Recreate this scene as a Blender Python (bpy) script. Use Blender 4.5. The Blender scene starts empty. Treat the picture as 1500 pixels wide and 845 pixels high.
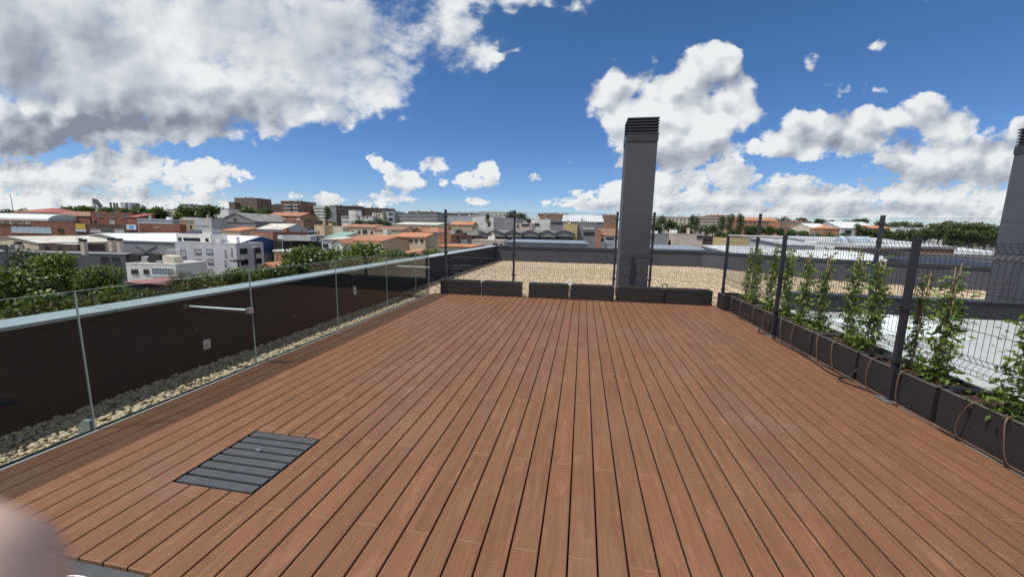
import bpy, math, random
import numpy as np
from mathutils import Vector, Matrix
C = bpy.context.scene
COL = C.collection
rnd = random.Random(7)
R_ = math.radians
# ------------------------------------------------------------------ survey data
H_EYE = 1.6
FPX = 568.3                                   # focal length in photo pixels (1500 wide)
B0 = np.array([-0.1736, 0.9735, -0.1487])     # forward
B1 = np.array([0.9841, 0.1765, 0.0210])       # right
B2 = np.array([-0.0467, 0.1427, 0.9887])      # up
_f = Vector(B0).normalized(); _r = Vector(B1); _r = (_r - _f * _r.dot(_f)).normalized(); _u = _r.cross(_f)
B0, B1, B2 = np.array(_f), np.array(_r), np.array(_u)
EYE = np.array([0.0, 0.0, H_EYE])
FH = np.array([B0[0], B0[1], 0]); FH /= np.linalg.norm(FH)
RH = np.array([FH[1], -FH[0], 0])
def ray(x, y):
    return B0 + B1 * ((x - 750) / FPX) + B2 * ((422.5 - y) / FPX)
def at(x, y, d):                              # point on the ray at d metres of level forward distance
    r = ray(x, y); return EYE + r * (d / r.dot(FH))
# ------------------------------------------------------------------ object helpers
def tag(o, label=None, cat=None, group=None, kind=None):
    if label: o['label'] = label
    if cat: o['category'] = cat
    if group: o['group'] = group
    if kind: o['kind'] = kind
    return o
def thing(name, label, cat, loc=(0, 0, 0), rz=0, group=None):
    o = bpy.data.objects.new(name, None); COL.objects.link(o)
    o.location = loc; o.rotation_euler = (0, 0, rz); o.empty_display_size = .2
    return tag(o, label, cat, group)
def dup(root, loc, rz, label=None, group=None, scale=None):
    r = root.copy(); COL.objects.link(r); r.location = loc; r.rotation_euler = (0, 0, rz)
    if scale is not None: r.scale = scale
    if label: r['label'] = label
    if group: r['group'] = group
    for ch in list(root.children):
        c = ch.copy(); COL.objects.link(c); c.parent = r
        for g in list(ch.children):
            d = g.copy(); COL.objects.link(d); d.parent = c
    return r
class MB:
    def __init__(s): s.v = []; s.f = []; s.m = []; s.smooth = False
    def poly(s, pts, m=0):
        b = len(s.v); s.v += [tuple(map(float, p)) for p in pts]; s.f.append(tuple(range(b, b + len(pts)))); s.m.append(m)
    def box(s, x0, x1, y0, y1, z0, z1, m=0):
        b = len(s.v)
        s.v += [(x0, y0, z0), (x1, y0, z0), (x1, y1, z0), (x0, y1, z0), (x0, y0, z1), (x1, y0, z1), (x1, y1, z1), (x0, y1, z1)]
        for f in ((0, 3, 2, 1), (4, 5, 6, 7), (0, 1, 5, 4), (1, 2, 6, 5), (2, 3, 7, 6), (3, 0, 4, 7)):
            s.f.append(tuple(b + i for i in f)); s.m.append(m)
    def prism(s, prof, a, b, axis='y', m=0):     # closed 2-D profile extruded from a to b
        n = len(prof); k = len(s.v)
        for t in (a, b):
            for p in prof:
                s.v.append({'y': (p[0], t, p[1]), 'x': (t, p[0], p[1]), 'z': (p[0], p[1], t)}[axis])
        s.f.append(tuple(range(k, k + n))[::-1]); s.f.append(tuple(range(k + n, k + 2 * n)))
        for i in range(n):
            j = (i + 1) % n; s.f.append((k + i, k + j, k + n + j, k + n + i))
        s.m += [m] * (n + 2)
    def tube(s, pts, r, n=6, m=0, r1=None):
        pts = [Vector(p) for p in pts]; k = len(s.v); L = len(pts); up = None
        for i, p in enumerate(pts):
            t = (pts[min(i + 1, L - 1)] - pts[max(i - 1, 0)]).normalized()
            if up is None:
                up = Vector((0, 0, 1)) if abs(t.z) < .9 else Vector((1, 0, 0))
            a = t.cross(up); a = a.normalized() if a.length > 1e-6 else Vector((1, 0, 0)); b = a.cross(t).normalized(); up = b
            rr = r if r1 is None else r + (r1 - r) * i / max(1, L - 1)
            for j in range(n):
                q = p + (a * math.cos(2 * math.pi * j / n) + b * math.sin(2 * math.pi * j / n)) * rr
                s.v.append(tuple(q))
        for i in range(L - 1):
            for j in range(n):
                j2 = (j + 1) % n
                s.f.append((k + i * n + j, k + i * n + j2, k + (i + 1) * n + j2, k + (i + 1) * n + j)); s.m.append(m)
        s.f.append(tuple(k + j for j in range(n))[::-1]); s.f.append(tuple(k + (L - 1) * n + j for j in range(n))); s.m += [m, m]
    def build(s, name, mats, parent=None, loc=None, smooth=False):
        me = bpy.data.meshes.new(name); me.from_pydata(s.v, [], s.f)
        for x in (mats if isinstance(mats, (list, tuple)) else [mats]): me.materials.append(x)
        me.polygons.foreach_set('material_index', s.m)
        if smooth: me.polygons.foreach_set('use_smooth', [True] * len(s.f))
        me.update()
        o = bpy.data.objects.new(name, me); COL.objects.link(o)
        if parent: o.parent = parent
        if loc is not None: o.location = loc
        return o
def np_mesh(name, V, F, mats, parent=None, smooth=False, mi=None):
    V = np.asarray(V, np.float32); F = np.asarray(F, np.int32); n, k = F.shape
    me = bpy.data.meshes.new(name)
    me.vertices.add(len(V)); me.vertices.foreach_set('co', V.ravel())
    me.loops.add(n * k); me.loops.foreach_set('vertex_index', F.ravel())
    me.polygons.add(n); me.polygons.foreach_set('loop_start', np.arange(0, n * k, k, dtype=np.int32))
    for x in (mats if isinstance(mats, (list, tuple)) else [mats]): me.materials.append(x)
    if mi is not None: me.polygons.foreach_set('material_index', np.asarray(mi, np.int32))
    if smooth: me.polygons.foreach_set('use_smooth', np.ones(n, bool))
    me.update(calc_edges=True); me.validate()
    o = bpy.data.objects.new(name, me); COL.objects.link(o)
    if parent: o.parent = parent
    return o
# ------------------------------------------------------------------ materials
class NT:
    def __init__(s, t): s.t = t; s.n = t.nodes; s.l = t.links
    def new(s, ty, **kw):
        n = s.n.new(ty)
        for k, v in kw.items(): setattr(n, k, v)
        return n
    def put(s, sock, v):
        if v is None: return
        if hasattr(v, 'default_value') or isinstance(v, bpy.types.NodeSocket): s.l.new(v, sock)
        else: sock.default_value = v
    def M(s, op, a=None, b=None, c=None, clamp=False):
        n = s.new('ShaderNodeMath', operation=op, use_clamp=clamp)
        for i, x in enumerate((a, b, c)): s.put(n.inputs[i], x)
        return n.outputs[0]
    def V(s, op, a=None, b=None, scale=None):
        n = s.new('ShaderNodeVectorMath', operation=op)
        s.put(n.inputs[0], a); s.put(n.inputs[1], b)
        if scale is not None: s.put(n.inputs['Scale'], scale)
        return n.outputs['Value'] if op in ('LENGTH', 'DOT_PRODUCT') else n.outputs[0]
    def noise(s, vec, scale, detail=4, rough=.5, dist=0, color=False, dim='3D'):
        n = s.new('ShaderNodeTexNoise', noise_dimensions=dim); s.put(n.inputs['Vector'], vec)
        n.inputs['Scale'].default_value = scale; n.inputs['Detail'].default_value = detail
        n.inputs['Roughness'].default_value = rough; n.inputs['Distortion'].default_value = dist
        return n.outputs['Color'] if color else n.outputs['Fac']
    def ramp(s, fac, stops, interp='LINEAR'):
        n = s.new('ShaderNodeValToRGB'); s.put(n.inputs[0], fac); e = n.color_ramp.elements; n.color_ramp.interpolation = interp
        while len(e) < len(stops): e.new(.5)
        for q, (p, c) in zip(e, stops): q.position = p; q.color = (*c, 1) if len(c) == 3 else c
        return n.outputs[0]
    def mix(s, fac, a, b, mode='MIX'):
        n = s.new('ShaderNodeMix', data_type='RGBA', blend_type=mode)
        s.put(n.inputs[0], fac); s.put(n.inputs[6], a if not isinstance(a, tuple) else (*a, 1)); s.put(n.inputs[7], b if not isinstance(b, tuple) else (*b, 1))
        return n.outputs[2]
    def smooth(s, x, lo, hi):
        n = s.new('ShaderNodeMapRange', interpolation_type='SMOOTHSTEP'); s.put(n.inputs[0], x)
        n.inputs[1].default_value = lo; n.inputs[2].default_value = hi
        return n.outputs[0]
def new_mat(name):
    m = bpy.data.materials.new(name); m.use_nodes = True; t = NT(m.node_tree)
    return m, t, m.node_tree.nodes['Principled BSDF']
def simple(name, col, rough=.6, var=.12, scale=3.0, metal=0, bump=0, bscale=60, spec=.5, streak=False, dirt=None):
    m, t, p = new_mat(name)
    co = t.new('ShaderNodeTexCoord').outputs['Object']
    if streak:
        mp = t.new('ShaderNodeMapping'); mp.inputs['Scale'].default_value = (1, 1, .12); t.put(mp.inputs[0], co); cv = mp.outputs[0]
    else: cv = co
    f = t.noise(cv, scale, 6, .6)
    lo = tuple(c * (1 - var) for c in col); hi = tuple(min(1, c * (1 + var)) for c in col)
    c = t.ramp(f, [(.3, lo), (.7, hi)])
    if dirt:
        g = t.noise(co, scale * .35, 5, .65)
        c = t.mix(t.smooth(g, .5, .75), c, dirt)
        ms = t.new('ShaderNodeMapping'); ms.inputs['Scale'].default_value = (4.5, 4.5, .22); t.put(ms.inputs[0], co)      # rain streaks
        c = t.mix(t.M('MULTIPLY', t.smooth(t.noise(ms.outputs[0], scale * .8, 5, .6), .48, .80), .5), c, tuple(x * .82 for x in dirt))
    t.put(p.inputs['Base Color'], c); p.inputs['Roughness'].default_value = rough
    p.inputs['Metallic'].default_value = metal; p.inputs['Specular IOR Level'].default_value = spec
    if bump:
        b = t.new('ShaderNodeBump'); b.inputs['Strength'].default_value = bump; b.inputs['Distance'].default_value = .01
        t.put(b.inputs['Height'], t.noise(co, bscale, 4)); t.put(p.inputs['Normal'], b.outputs[0])
    return m
def brick(name, c1, c2, mort=(.30, .27, .24), sc=1.0):
    m, t, p = new_mat(name)
    co = t.new('ShaderNodeTexCoord').outputs['Object']
    sx = t.new('ShaderNodeSeparateXYZ'); t.put(sx.inputs[0], co)
    cb = t.new('ShaderNodeCombineXYZ'); t.put(cb.inputs[0], t.M('ADD', sx.outputs[0], sx.outputs[1])); t.put(cb.inputs[1], sx.outputs[2])
    b = t.new('ShaderNodeTexBrick'); t.put(b.inputs['Vector'], cb.outputs[0]); b.inputs['Scale'].default_value = 2.2 * sc
    b.inputs['Color1'].default_value = (*c1, 1); b.inputs['Color2'].default_value = (*c2, 1); b.inputs['Mortar'].default_value = (*mort, 1)
    b.inputs['Mortar Size'].default_value = .012
    f = t.noise(co, .5, 5, .65)
    c = t.mix(t.smooth(f, .35, .8), b.outputs['Color'], tuple(x * .7 for x in c2))
    t.put(p.inputs['Base Color'], c); p.inputs['Roughness'].default_value = .85
    return m
def corrug(name, col, pitch=.35, axis=0, rough=.45, metal=0.0, var=.12, depth=.5):
    m, t, p = new_mat(name)
    co = t.new('ShaderNodeTexCoord').outputs['Object']
    sx = t.new('ShaderNodeSeparateXYZ'); t.put(sx.inputs[0], co)
    w = t.M('SINE', t.M('MULTIPLY', sx.outputs[axis], 2 * math.pi / pitch))
    f = t.noise(co, .35, 6, .65)
    c = t.ramp(f, [(.3, tuple(x * (1 - var * 1.6) for x in col)), (.65, tuple(min(1, x * (1 + var)) for x in col))])
    t.put(p.inputs['Base Color'], c); p.inputs['Roughness'].default_value = rough; p.inputs['Metallic'].default_value = metal
    b = t.new('ShaderNodeBump'); b.inputs['Strength'].default_value = depth; b.inputs['Distance'].default_value = .05
    t.put(b.inputs['Height'], w); t.put(p.inputs['Normal'], b.outputs[0])
    return m
def tiles(name, col):
    m, t, p = new_mat(name)
    co = t.new('ShaderNodeTexCoord').outputs['Object']
    sx = t.new('ShaderNodeSeparateXYZ'); t.put(sx.inputs[0], co)
    w = t.M('SINE', t.M('MULTIPLY', sx.outputs[0], 2 * math.pi / .42))
    f = t.noise(co, 2.5, 6, .7); g = t.noise(co, .3, 4, .6)
    c = t.ramp(f, [(.3, tuple(x * .66 for x in col)), (.5, col), (.72, tuple(min(1, x * 1.3) for x in col))])
    c = t.mix(t.smooth(g, .45, .8), c, (.20, .15, .12))
    t.put(p.inputs['Base Color'], c); p.inputs['Roughness'].default_value = .85
    b = t.new('ShaderNodeBump'); b.inputs['Strength'].default_value = .7; b.inputs['Distance'].default_value = .06
    t.put(b.inputs['Height'], w); t.put(p.inputs['Normal'], b.outputs[0])
    return m
def leafmat(name, c1, c2, c3, trans=.35):
    m, t, p = new_mat(name)
    g = t.new('ShaderNodeNewGeometry')
    c = t.ramp(g.outputs['Random Per Island'], [(0, c1), (.55, c2), (1, c3)])
    oi = t.new('ShaderNodeObjectInfo')
    c = t.mix(t.M('MULTIPLY', oi.outputs['Random'], .35), c, tuple(x * .7 for x in c1))
    t.put(p.inputs['Base Color'], c); p.inputs['Roughness'].default_value = .42; p.inputs['Specular IOR Level'].default_value = .5
    tr = t.new('ShaderNodeBsdfTranslucent'); t.put(tr.inputs[0], t.mix(1.0, c, (1.0, 1.0, .45), 'MULTIPLY'))
    mx = t.new('ShaderNodeMixShader'); mx.inputs[0].default_value = trans
    t.l.new(p.outputs[0], mx.inputs[1]); t.l.new(tr.outputs[0], mx.inputs[2])
    t.l.new(mx.outputs[0], t.n['Material Output'].inputs['Surface'])
    return m
def pane_mat(name, col=(.02, .025, .03), rough=.08):
    m, t, p = new_mat(name)
    oi = t.new('ShaderNodeObjectInfo')
    c = t.ramp(oi.outputs['Random'], [(0, tuple(x * .6 for x in col)), (1, tuple(x * 1.8 for x in col))])
    t.put(p.inputs['Base Color'], c); p.inputs['Roughness'].default_value = rough
    return m
# ------------------------------------------------------------------ camera, sun, sky
cam = bpy.data.objects.new('camera', bpy.data.cameras.new('camera')); COL.objects.link(cam)
cam.data.sensor_width = 36; cam.data.lens = FPX / 1500 * 36; cam.data.clip_end = 12000; cam.data.clip_start = .02
mw = Matrix(((B1[0], B2[0], -B0[0], 0), (B1[1], B2[1], -B0[1], 0), (B1[2], B2[2], -B0[2], H_EYE), (0, 0, 0, 1)))
cam.matrix_world = mw; C.camera = cam
LD = Vector((.413, .25, -1)).normalized()
sun = bpy.data.objects.new('sun', bpy.data.lights.new('sun', 'SUN')); COL.objects.link(sun)
sun.data.energy = 5.0; sun.data.angle = R_(.53); sun.data.color = (1, .955, .88)
sun.rotation_euler = LD.to_track_quat('-Z', 'Y').to_euler(); sun.location = (-20, -12, 50)
C.view_settings.view_transform = 'Standard'; C.view_settings.look = 'None'; C.view_settings.gamma = 1
C.view_settings.exposure = -.05
C.cycles.use_denoising = True
C.cycles.max_bounces = 8; C.cycles.transparent_max_bounces = 24; C.cycles.caustics_reflective = False; C.cycles.caustics_refractive = False
C.cycles.sample_clamp_indirect = 8

W = bpy.data.worlds.new('World'); C.world = W; W.use_nodes = True
w = NT(W.node_tree); w.noise2 = lambda *a, **k: w.noise(*a, dim='2D', **k); bg = W.node_tree.nodes['Background']
SKYS = .100
sky = w.new('ShaderNodeTexSky', sky_type='NISHITA'); sky.sun_disc = False
sky.sun_elevation = math.asin(-LD.z); sky.sun_rotation = math.atan2(-LD.x, -LD.y)
sky.altitude = 650; sky.air_density = 1.0; sky.dust_density = 0.0; sky.ozone_density = 4.0
dirv = w.new('ShaderNodeTexCoord').outputs['Generated']
fd = w.V('DOT_PRODUCT', dirv, tuple(FH)); rd = w.V('DOT_PRODUCT', dirv, tuple(RH))
sz = w.new('ShaderNodeSeparateXYZ'); w.put(sz.inputs[0], dirv)
den = w.M('MAXIMUM', fd, .06)
cb = w.new('ShaderNodeCombineXYZ'); w.put(cb.inputs[0], w.M('DIVIDE', rd, den)); w.put(cb.inputs[1], w.M('DIVIDE', sz.outputs[2], den))
P0 = cb.outputs[0]
def uv(x, y):
    r = ray(x, y); k = r.dot(FH); return (r.dot(RH) / k, r[2] / k)
# cumulus lobes in the sky: centre and radii of each cloud mass, weight
CL = [  # the big bank high on the left
 (60, 40, 260, 150, 1.25), (260, 40, 290, 125, 1.25), (430, 60, 190, 110, 1.02), (530, 125, 105, 60, .95), (200, 150, 230, 62, 1.1), (60, 180, 170, 50, 1.2), (190, 182, 210, 36, 1.35), (20, 205, 120, 26, 1.2),
 (400, 150, 190, 52, 1.05), (720, -8, 160, 42, .72), (660, 50, 90, 60, .46), (735, 78, 30, 8, .6),
 # second bank, low on the left
 (40, 262, 150, 38, 1.15), (160, 258, 90, 42, 1.1), (215, 245, 55, 30, 1.15), (285, 262, 85, 28, 1.1), (130, 295, 250, 22, 1.0), (330, 260, 40, 18, 1.0), (330, 305, 50, 12, .9),
 # small fair-weather clouds
 (551, 238, 13, 16, 1.0), (565, 248, 20, 9, .95), (592, 263, 32, 18, 1.15), (637, 243, 28, 16, 1.1), (690, 265, 27, 15, 1.1), (720, 252, 19, 20, 1.15), (708, 268, 34, 12, 1.1),
 (698, 296, 24, 7, 1.0), (780, 260, 15, 10, 1.05), (572, 288, 42, 12, 1.0), (485, 292, 30, 13, .95), (430, 284, 16, 7, .9), (740, 78, 22, 5, .45), (548, 296, 50, 9, .8), (652, 268, 10, 7, .7), (838, 238, 9, 5, .7),
 # the tall cumulus behind the chimney
 (905, 130, 62, 42, 1.15), (1035, 118, 62, 56, 1.2), (1010, 160, 118, 62, 1.25), (940, 175, 68, 60, 1.1), (1060, 165, 60, 52, 1.15), (985, 215, 105, 42, 1.15), (930, 235, 52, 26, .95), (870, 145, 38, 26, 1.0),
 # the low band on the right
 (905, 278, 36, 18, 1.0), (985, 268, 70, 24, 1.1), (1070, 260, 50, 28, 1.15), (1010, 292, 180, 20, 1.05), (1165, 267, 50, 19, 1.1), (1210, 290, 210, 30, 1.1), (1360, 295, 190, 34, 1.1), (1480, 300, 160, 40, 1.1),
 (1200, 309, 420, 13, 1.25), (1010, 307, 160, 8, 1.0), (1170, 205, 62, 30, 1.1), (1245, 198, 95, 32, 1.15), (1378, 185, 62, 40, 1.2), (1360, 235, 92, 46, 1.2), (1450, 235, 90, 52, 1.15), (1520, 205, 60, 45, 1.05), (1105, 215, 26, 14, .75),
 (1250, 138, 62, 16, .50), (1135, 155, 30, 22, .46), (1365, 152, 36, 10, .56), (1302, 74, 26, 10, .48), (1205, 105, 22, 18, .36), (1350, 10, 34, 16, .36), (840, 298, 60, 10, .7),
]
def field(p, lst, smoothk=.12):
    acc = None
    for (cx, cy, rx, ry, wt) in lst:
        u0, v0 = uv(cx, cy); ru = (uv(cx + rx, cy)[0] - uv(cx - rx, cy)[0]) / 2; rv = (uv(cx, cy - ry)[1] - uv(cx, cy + ry)[1]) / 2
        q = w.V('MULTIPLY', w.V('SUBTRACT', p, (u0, v0, 0)), (1 / ru, 1 / rv, 0))
        e = w.M('MULTIPLY_ADD', w.V('DOT_PRODUCT', q, q), -wt * .75, wt)      # wt (1 - .75 |q|^2)
        acc = e if acc is None else w.M('MAXIMUM', acc, e)
    return w.M('MAXIMUM', acc, -1.0)
sp = w.new('ShaderNodeSeparateXYZ'); w.put(sp.inputs[0], P0); low = w.smooth(sp.outputs[1], .30, .08)
amt = w.M('MULTIPLY_ADD', low, -.78, 1.0)
def warp(p, s, a, det=2):
    n = w.noise2(p, s, det, .55, color=True)
    return w.V('ADD', p, w.V('SCALE', w.V('MULTIPLY', w.V('SUBTRACT', n, (.5, .5, .5)), (a, a, 0)), scale=amt))
pw = warp(warp(P0, 3.2, .10), 10, .07, 5)
fl = field(pw, CL)
pst = w.V('MULTIPLY', P0, (1, 1.45, 1))
n1 = w.noise2(pst, 5.0, 10, .57, .35); n2 = w.noise2(w.V('ADD', pst, (-.03, .045, 0)), 5.0, 6, .50, .35)   # second one looked up towards the sun
n3 = w.noise2(pst, 2.1, 5, .5); n4 = w.noise2(pst, 46, 7, .6); n5 = w.noise2(w.V('ADD', pst, (-.004, .006, 0)), 46, 4, .55)
def lump(p, sc):
    v = w.new('ShaderNodeTexVoronoi', feature='SMOOTH_F1', voronoi_dimensions='2D'); w.put(v.inputs['Vector'], p); v.inputs['Scale'].default_value = sc; v.inputs['Detail'].default_value = 1.5; v.inputs['Roughness'].default_value = .55; v.inputs['Smoothness'].default_value = .35
    return v.outputs['Distance']
pl = w.V('MULTIPLY', warp(P0, 16, .035, 4), (1, 1.25, 1)); v1 = lump(pl, 10); v2 = lump(w.V('ADD', pl, (-.022, .034, 0)), 10)
# finer break-up near the horizon, where clouds are farther away
nh = w.noise2(pst, 15, 8, .58)
nh2 = w.noise2(w.V('ADD', pst, (-.010, .015, 0)), 15, 5, .52)
nn = w.M('ADD', w.M('MULTIPLY', w.M('SUBTRACT', n1, .5), w.M('MULTIPLY_ADD', low, -1.0, 1.5)), w.M('ADD', w.M('MULTIPLY', w.M('SUBTRACT', nh, .5), w.M('MULTIPLY_ADD', low, .3, .5)), w.M('MULTIPLY', w.M('SUBTRACT', n4, .5), w.M('MULTIPLY_ADD', low, 1.25, .30))))
dens = w.M('ADD', fl, nn)
sxp = w.new('ShaderNodeSeparateXYZ'); w.put(sxp.inputs[0], P0)
wisp = w.M('MULTIPLY', w.smooth(sxp.outputs[0], .05, -.35), w.smooth(sxp.outputs[1], .22, .36))      # the high bank is thinner and feathery
dens = w.M('ADD', dens, w.M('MULTIPLY', w.M('SUBTRACT', w.M('MULTIPLY_ADD', wisp, .15, .54), v1), w.M('MULTIPLY_ADD', wisp, -.45, .7)))
alpha = w.mix(wisp, w.smooth(dens, .27, .66), w.smooth(w.M('ADD', dens, w.M('MULTIPLY', w.M('SUBTRACT', w.noise2(w.V('MULTIPLY', pw, (3.2, 7.5, 1)), 1.5, 8, .62, 1.4), .5), .9)), .12, 1.0))
# relief: brighter where the cloud thins towards the sun, grey where it is thick overhead
rel = w.M('ADD', w.M('MULTIPLY', w.M('SUBTRACT', n1, n2), w.M('MULTIPLY_ADD', wisp, -.35, .8)), w.M('MULTIPLY', w.M('SUBTRACT', nh, nh2), w.M('MULTIPLY_ADD', low, .32, .16)))
rel = w.M('ADD', rel, w.M('MULTIPLY', w.M('SUBTRACT', n4, n5), w.M('MULTIPLY_ADD', low, .45, .05)))
DK = [(1250, 311, 420, 10, .35), (40, 85, 60, 60, .75), (150, 200, 330, 30, .95), (330, 172, 200, 34, .7), (330, 40, 60, 70, .35), (60, 212, 200, 26, .9), (60, 235, 130, 14, .6), (470, 60, 80, 60, .25), (130, 60, 60, 40, .3),
      (985, 228, 120, 26, .75), (930, 200, 40, 40, .3), (1075, 150, 40, 50, .25), (1160, 222, 60, 12, .5), (1280, 215, 110, 16, .55), (1340, 262, 110, 22, .85), (1450, 255, 90, 26, .6), (1420, 205, 60, 16, .45),
      (1190, 277, 60, 9, .5), (1080, 277, 60, 10, .45), (1300, 308, 330, 12, .6), (1000, 304, 150, 9, .4), (200, 285, 240, 12, .4), (60, 275, 100, 12, .3), (590, 276, 40, 5, .4), (705, 275, 40, 5, .4), (640, 256, 30, 5, .35)]
sh = None
for (cx, cy, rx, ry, a) in DK:
    u0, v0 = uv(cx, cy); ru = (uv(cx + rx, cy)[0] - uv(cx - rx, cy)[0]) / 2; rv = (uv(cx, cy - ry)[1] - uv(cx, cy + ry)[1]) / 2
    q = w.V('MULTIPLY', w.V('SUBTRACT', pw, (u0, v0, 0)), (1 / ru, 1 / rv, 0))
    e = w.M('MULTIPLY', w.M('MULTIPLY_ADD', w.V('DOT_PRODUCT', q, q), -.7, 1.0, clamp=True), a)
    sh = e if sh is None else w.M('MAXIMUM', sh, e)
rel = w.M('ADD', rel, w.M('MULTIPLY', w.M('SUBTRACT', v2, v1), w.M('MULTIPLY', w.M('MULTIPLY_ADD', wisp, -.68, .85), w.M('MULTIPLY_ADD', low, -.5, 1.0))))
rel = w.M('SUBTRACT', rel, w.M('MULTIPLY', wisp, w.M('MULTIPLY_ADD', w.noise2(pw, 2.2, 4, .5, .6), -.8, .50)))
thick = w.smooth(dens, .55, 1.9)
lit = w.M('SUBTRACT', w.M('ADD', w.M('MULTIPLY_ADD', low, .10, w.M('MULTIPLY_ADD', n3, .70, .45)), rel), w.M('ADD', w.M('MULTIPLY', sh, .66), w.M('MULTIPLY', thick, .03)), clamp=True)
ccol = w.ramp(lit, [(0, (.25, .275, .345)), (.3, (.40, .435, .505)), (.58, (.58, .625, .68)), (.95, (.87, .892, .905))])
tint = w.ramp(sz.outputs[2], [(0, (1.02, 1.04, 1.14)), (.08, (.76, .90, 1.16)), (.2, (.60, .84, 1.14)), (.45, (.56, .84, 1.06)), (1, (.6, .88, 1.05))])   # clear, washed air after rain
skyc = w.V('SCALE', w.mix(1.0, sky.outputs[0], tint, 'MULTIPLY'), scale=SKYS)
front = w.smooth(fd, .06, .16)
back = w.smooth(w.noise(dirv, 3, 6, .55), .40, .55)
a2 = w.M('ADD', w.M('MULTIPLY', alpha, front), w.M('MULTIPLY', back, w.M('MULTIPLY', w.M('SUBTRACT', 1.0, front), .9)))
fin = w.mix(a2, skyc, w.mix(front, (.78, .78, .77), ccol))      # unseen cloud behind the viewer, added bright to fill the facing facades
w.put(bg.inputs['Color'], fin); bg.inputs['Strength'].default_value = 1.0
W.cycles.sampling_method = 'MANUAL'; W.cycles.sample_map_resolution = 256
# ------------------------------------------------------------------ terrace materials
def wood_mat():
    m, t, p = new_mat('bamboo decking')
    co = t.new('ShaderNodeTexCoord').outputs['Object']; g = t.new('ShaderNodeNewGeometry')
    rp = g.outputs['Random Per Island']
    off = t.new('ShaderNodeCombineXYZ'); t.put(off.inputs[0], t.M('MULTIPLY', rp, 37.0)); t.put(off.inputs[1], t.M('MULTIPLY', rp, 91.0))
    v = t.V('ADD', co, off.outputs[0])
    st = t.V('MULTIPLY', v, (90, 1.6, 1)); st2 = t.V('MULTIPLY', v, (260, 7.0, 1)); st3 = t.V('MULTIPLY', v, (16, .9, 1))
    f1 = t.noise(st, 1.0, 5, .62); f2 = t.noise(st2, 1.0, 3, .55); f3 = t.noise(st3, 1.0, 4, .55, .6)
    f = t.M('ADD', t.M('ADD', t.M('MULTIPLY', f1, .45), t.M('MULTIPLY', f2, .22)), t.M('MULTIPLY', f3, .33))
    c = t.ramp(f, [(.28, (.120, .056, .030)), (.5, (.182, .086, .046)), (.72, (.244, .121, .067))])
    tone = t.ramp(rp, [(0, (.89, .88, .88)), (.3, (1.0, .98, .97)), (.6, (1.04, 1.02, .98)), (.85, (.95, .95, .96)), (1, (1.07, 1.04, 1.0))])
    c = t.mix(1.0, c, tone, 'MULTIPLY')
    # weather greying, smudges, scuffs
    s1 = t.noise(co, .9, 5, .6); c = t.mix(t.M('MULTIPLY', t.smooth(s1, .46, .72), .38), c, (.20, .125, .092))
    s2 = t.noise(t.V('ADD', co, (3.1, 7.7, 0)), 2.6, 4, .6, 1.0); c = t.mix(t.M('MULTIPLY', t.smooth(s2, .60, .78), .5), c, (.095, .058, .043))
    s4 = t.noise(t.V('MULTIPLY', co, (9, 3.0, 1)), 1.0, 6, .7); c = t.mix(t.M('MULTIPLY', t.smooth(s4, .52, .76), .45), c, (.34, .185, .098))
    s5 = t.noise(t.V('MULTIPLY', v, (22, 5.0, 1)), 1.0, 5, .65); c = t.mix(t.M('MULTIPLY', t.smooth(s5, .50, .74), .40), c, (.105, .050, .030))
    s3 = t.noise(t.V('MULTIPLY', v, (7, 34, 1)), 1.0, 2, .5); c = t.mix(t.M('MULTIPLY', t.smooth(s3, .765, .80), .5), c, (.48, .33, .24))
    t.put(p.inputs['Base Color'], c)
    t.put(p.inputs['Roughness'], t.M('MULTIPLY_ADD', f1, .25, .42)); p.inputs['Specular IOR Level'].default_value = .25
    b = t.new('ShaderNodeBump'); b.inputs['Strength'].default_value = .35; b.inputs['Distance'].default_value = .003
    t.put(b.inputs['Height'], t.M('ADD', f1, t.M('MULTIPLY', f2, .6))); t.put(p.inputs['Normal'], b.outputs[0])
    return m
M = {}
M['wood'] = wood_mat()
M['end'] = simple('pale board end', (.25, .135, .078), .7, .2, 30)  # raw end grain; light caught by the end chamfers is put into its colour
M['dark'] = simple('deck underside and gap shade', (.012, .010, .009), .9)  # near black; gap shade is put into the colour of the board sides
M['render'] = simple('dark grey render', (.017, .019, .026), .85, .14, 1.6, bump=.25, bscale=140, dirt=(.022, .023, .029))
M['render2'] = simple('slate grey render', (.076, .080, .098), .85, .12, 1.2, bump=.3, bscale=130, dirt=(.064, .066, .080))
M['coping'] = simple('pale blue-grey coated coping', (.385, .445, .485), .42, .05, 1.2)
M['coping_d'] = simple('dark coated coping', (.035, .037, .047), .45, .08)
M['alu'] = simple('brushed aluminium', (.62, .63, .63), .38, .06, 8, metal=.85)
M['alu2'] = simple('anodised trim', (.66, .66, .64), .5, .06, 8, metal=.2)
M['gasket'] = simple('black gasket', (.02, .035, .035), .5)
M['post'] = simple('dark coated steel', (.022, .024, .033), .38, .1)
M['wire'] = simple('dark coated wire', (.018, .019, .026), .45, .1)
M['planter'] = simple('charcoal planter', (.023, .021, .022), .52, .16, 5, bump=.05, bscale=30)
M['planter_rim'] = simple('worn planter rim', (.10, .098, .10), .5, .2, 8)
M['soil'] = simple('potting soil', (.050, .026, .017), .95, .7, 38, bump=1.0, bscale=55)
M['hose'] = simple('brown drip hose', (.125, .068, .048), .45, .15, 20)
M['cable'] = simple('black cable', (.012, .011, .012), .45)
M['hatch'] = simple('grey composite slat', (.060, .064, .072), .6, .2, 7, bump=.1, bscale=90)
M['conc'] = simple('pale grey terrace paving', (.37, .39, .385), .7, .07, 1.0, dirt=(.30, .325, .32))
M['white'] = simple('white coated', (.78, .78, .77), .5, .05)
M['label'] = simple('white socket plate', (.75, .75, .73), .5, .04)
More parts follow.
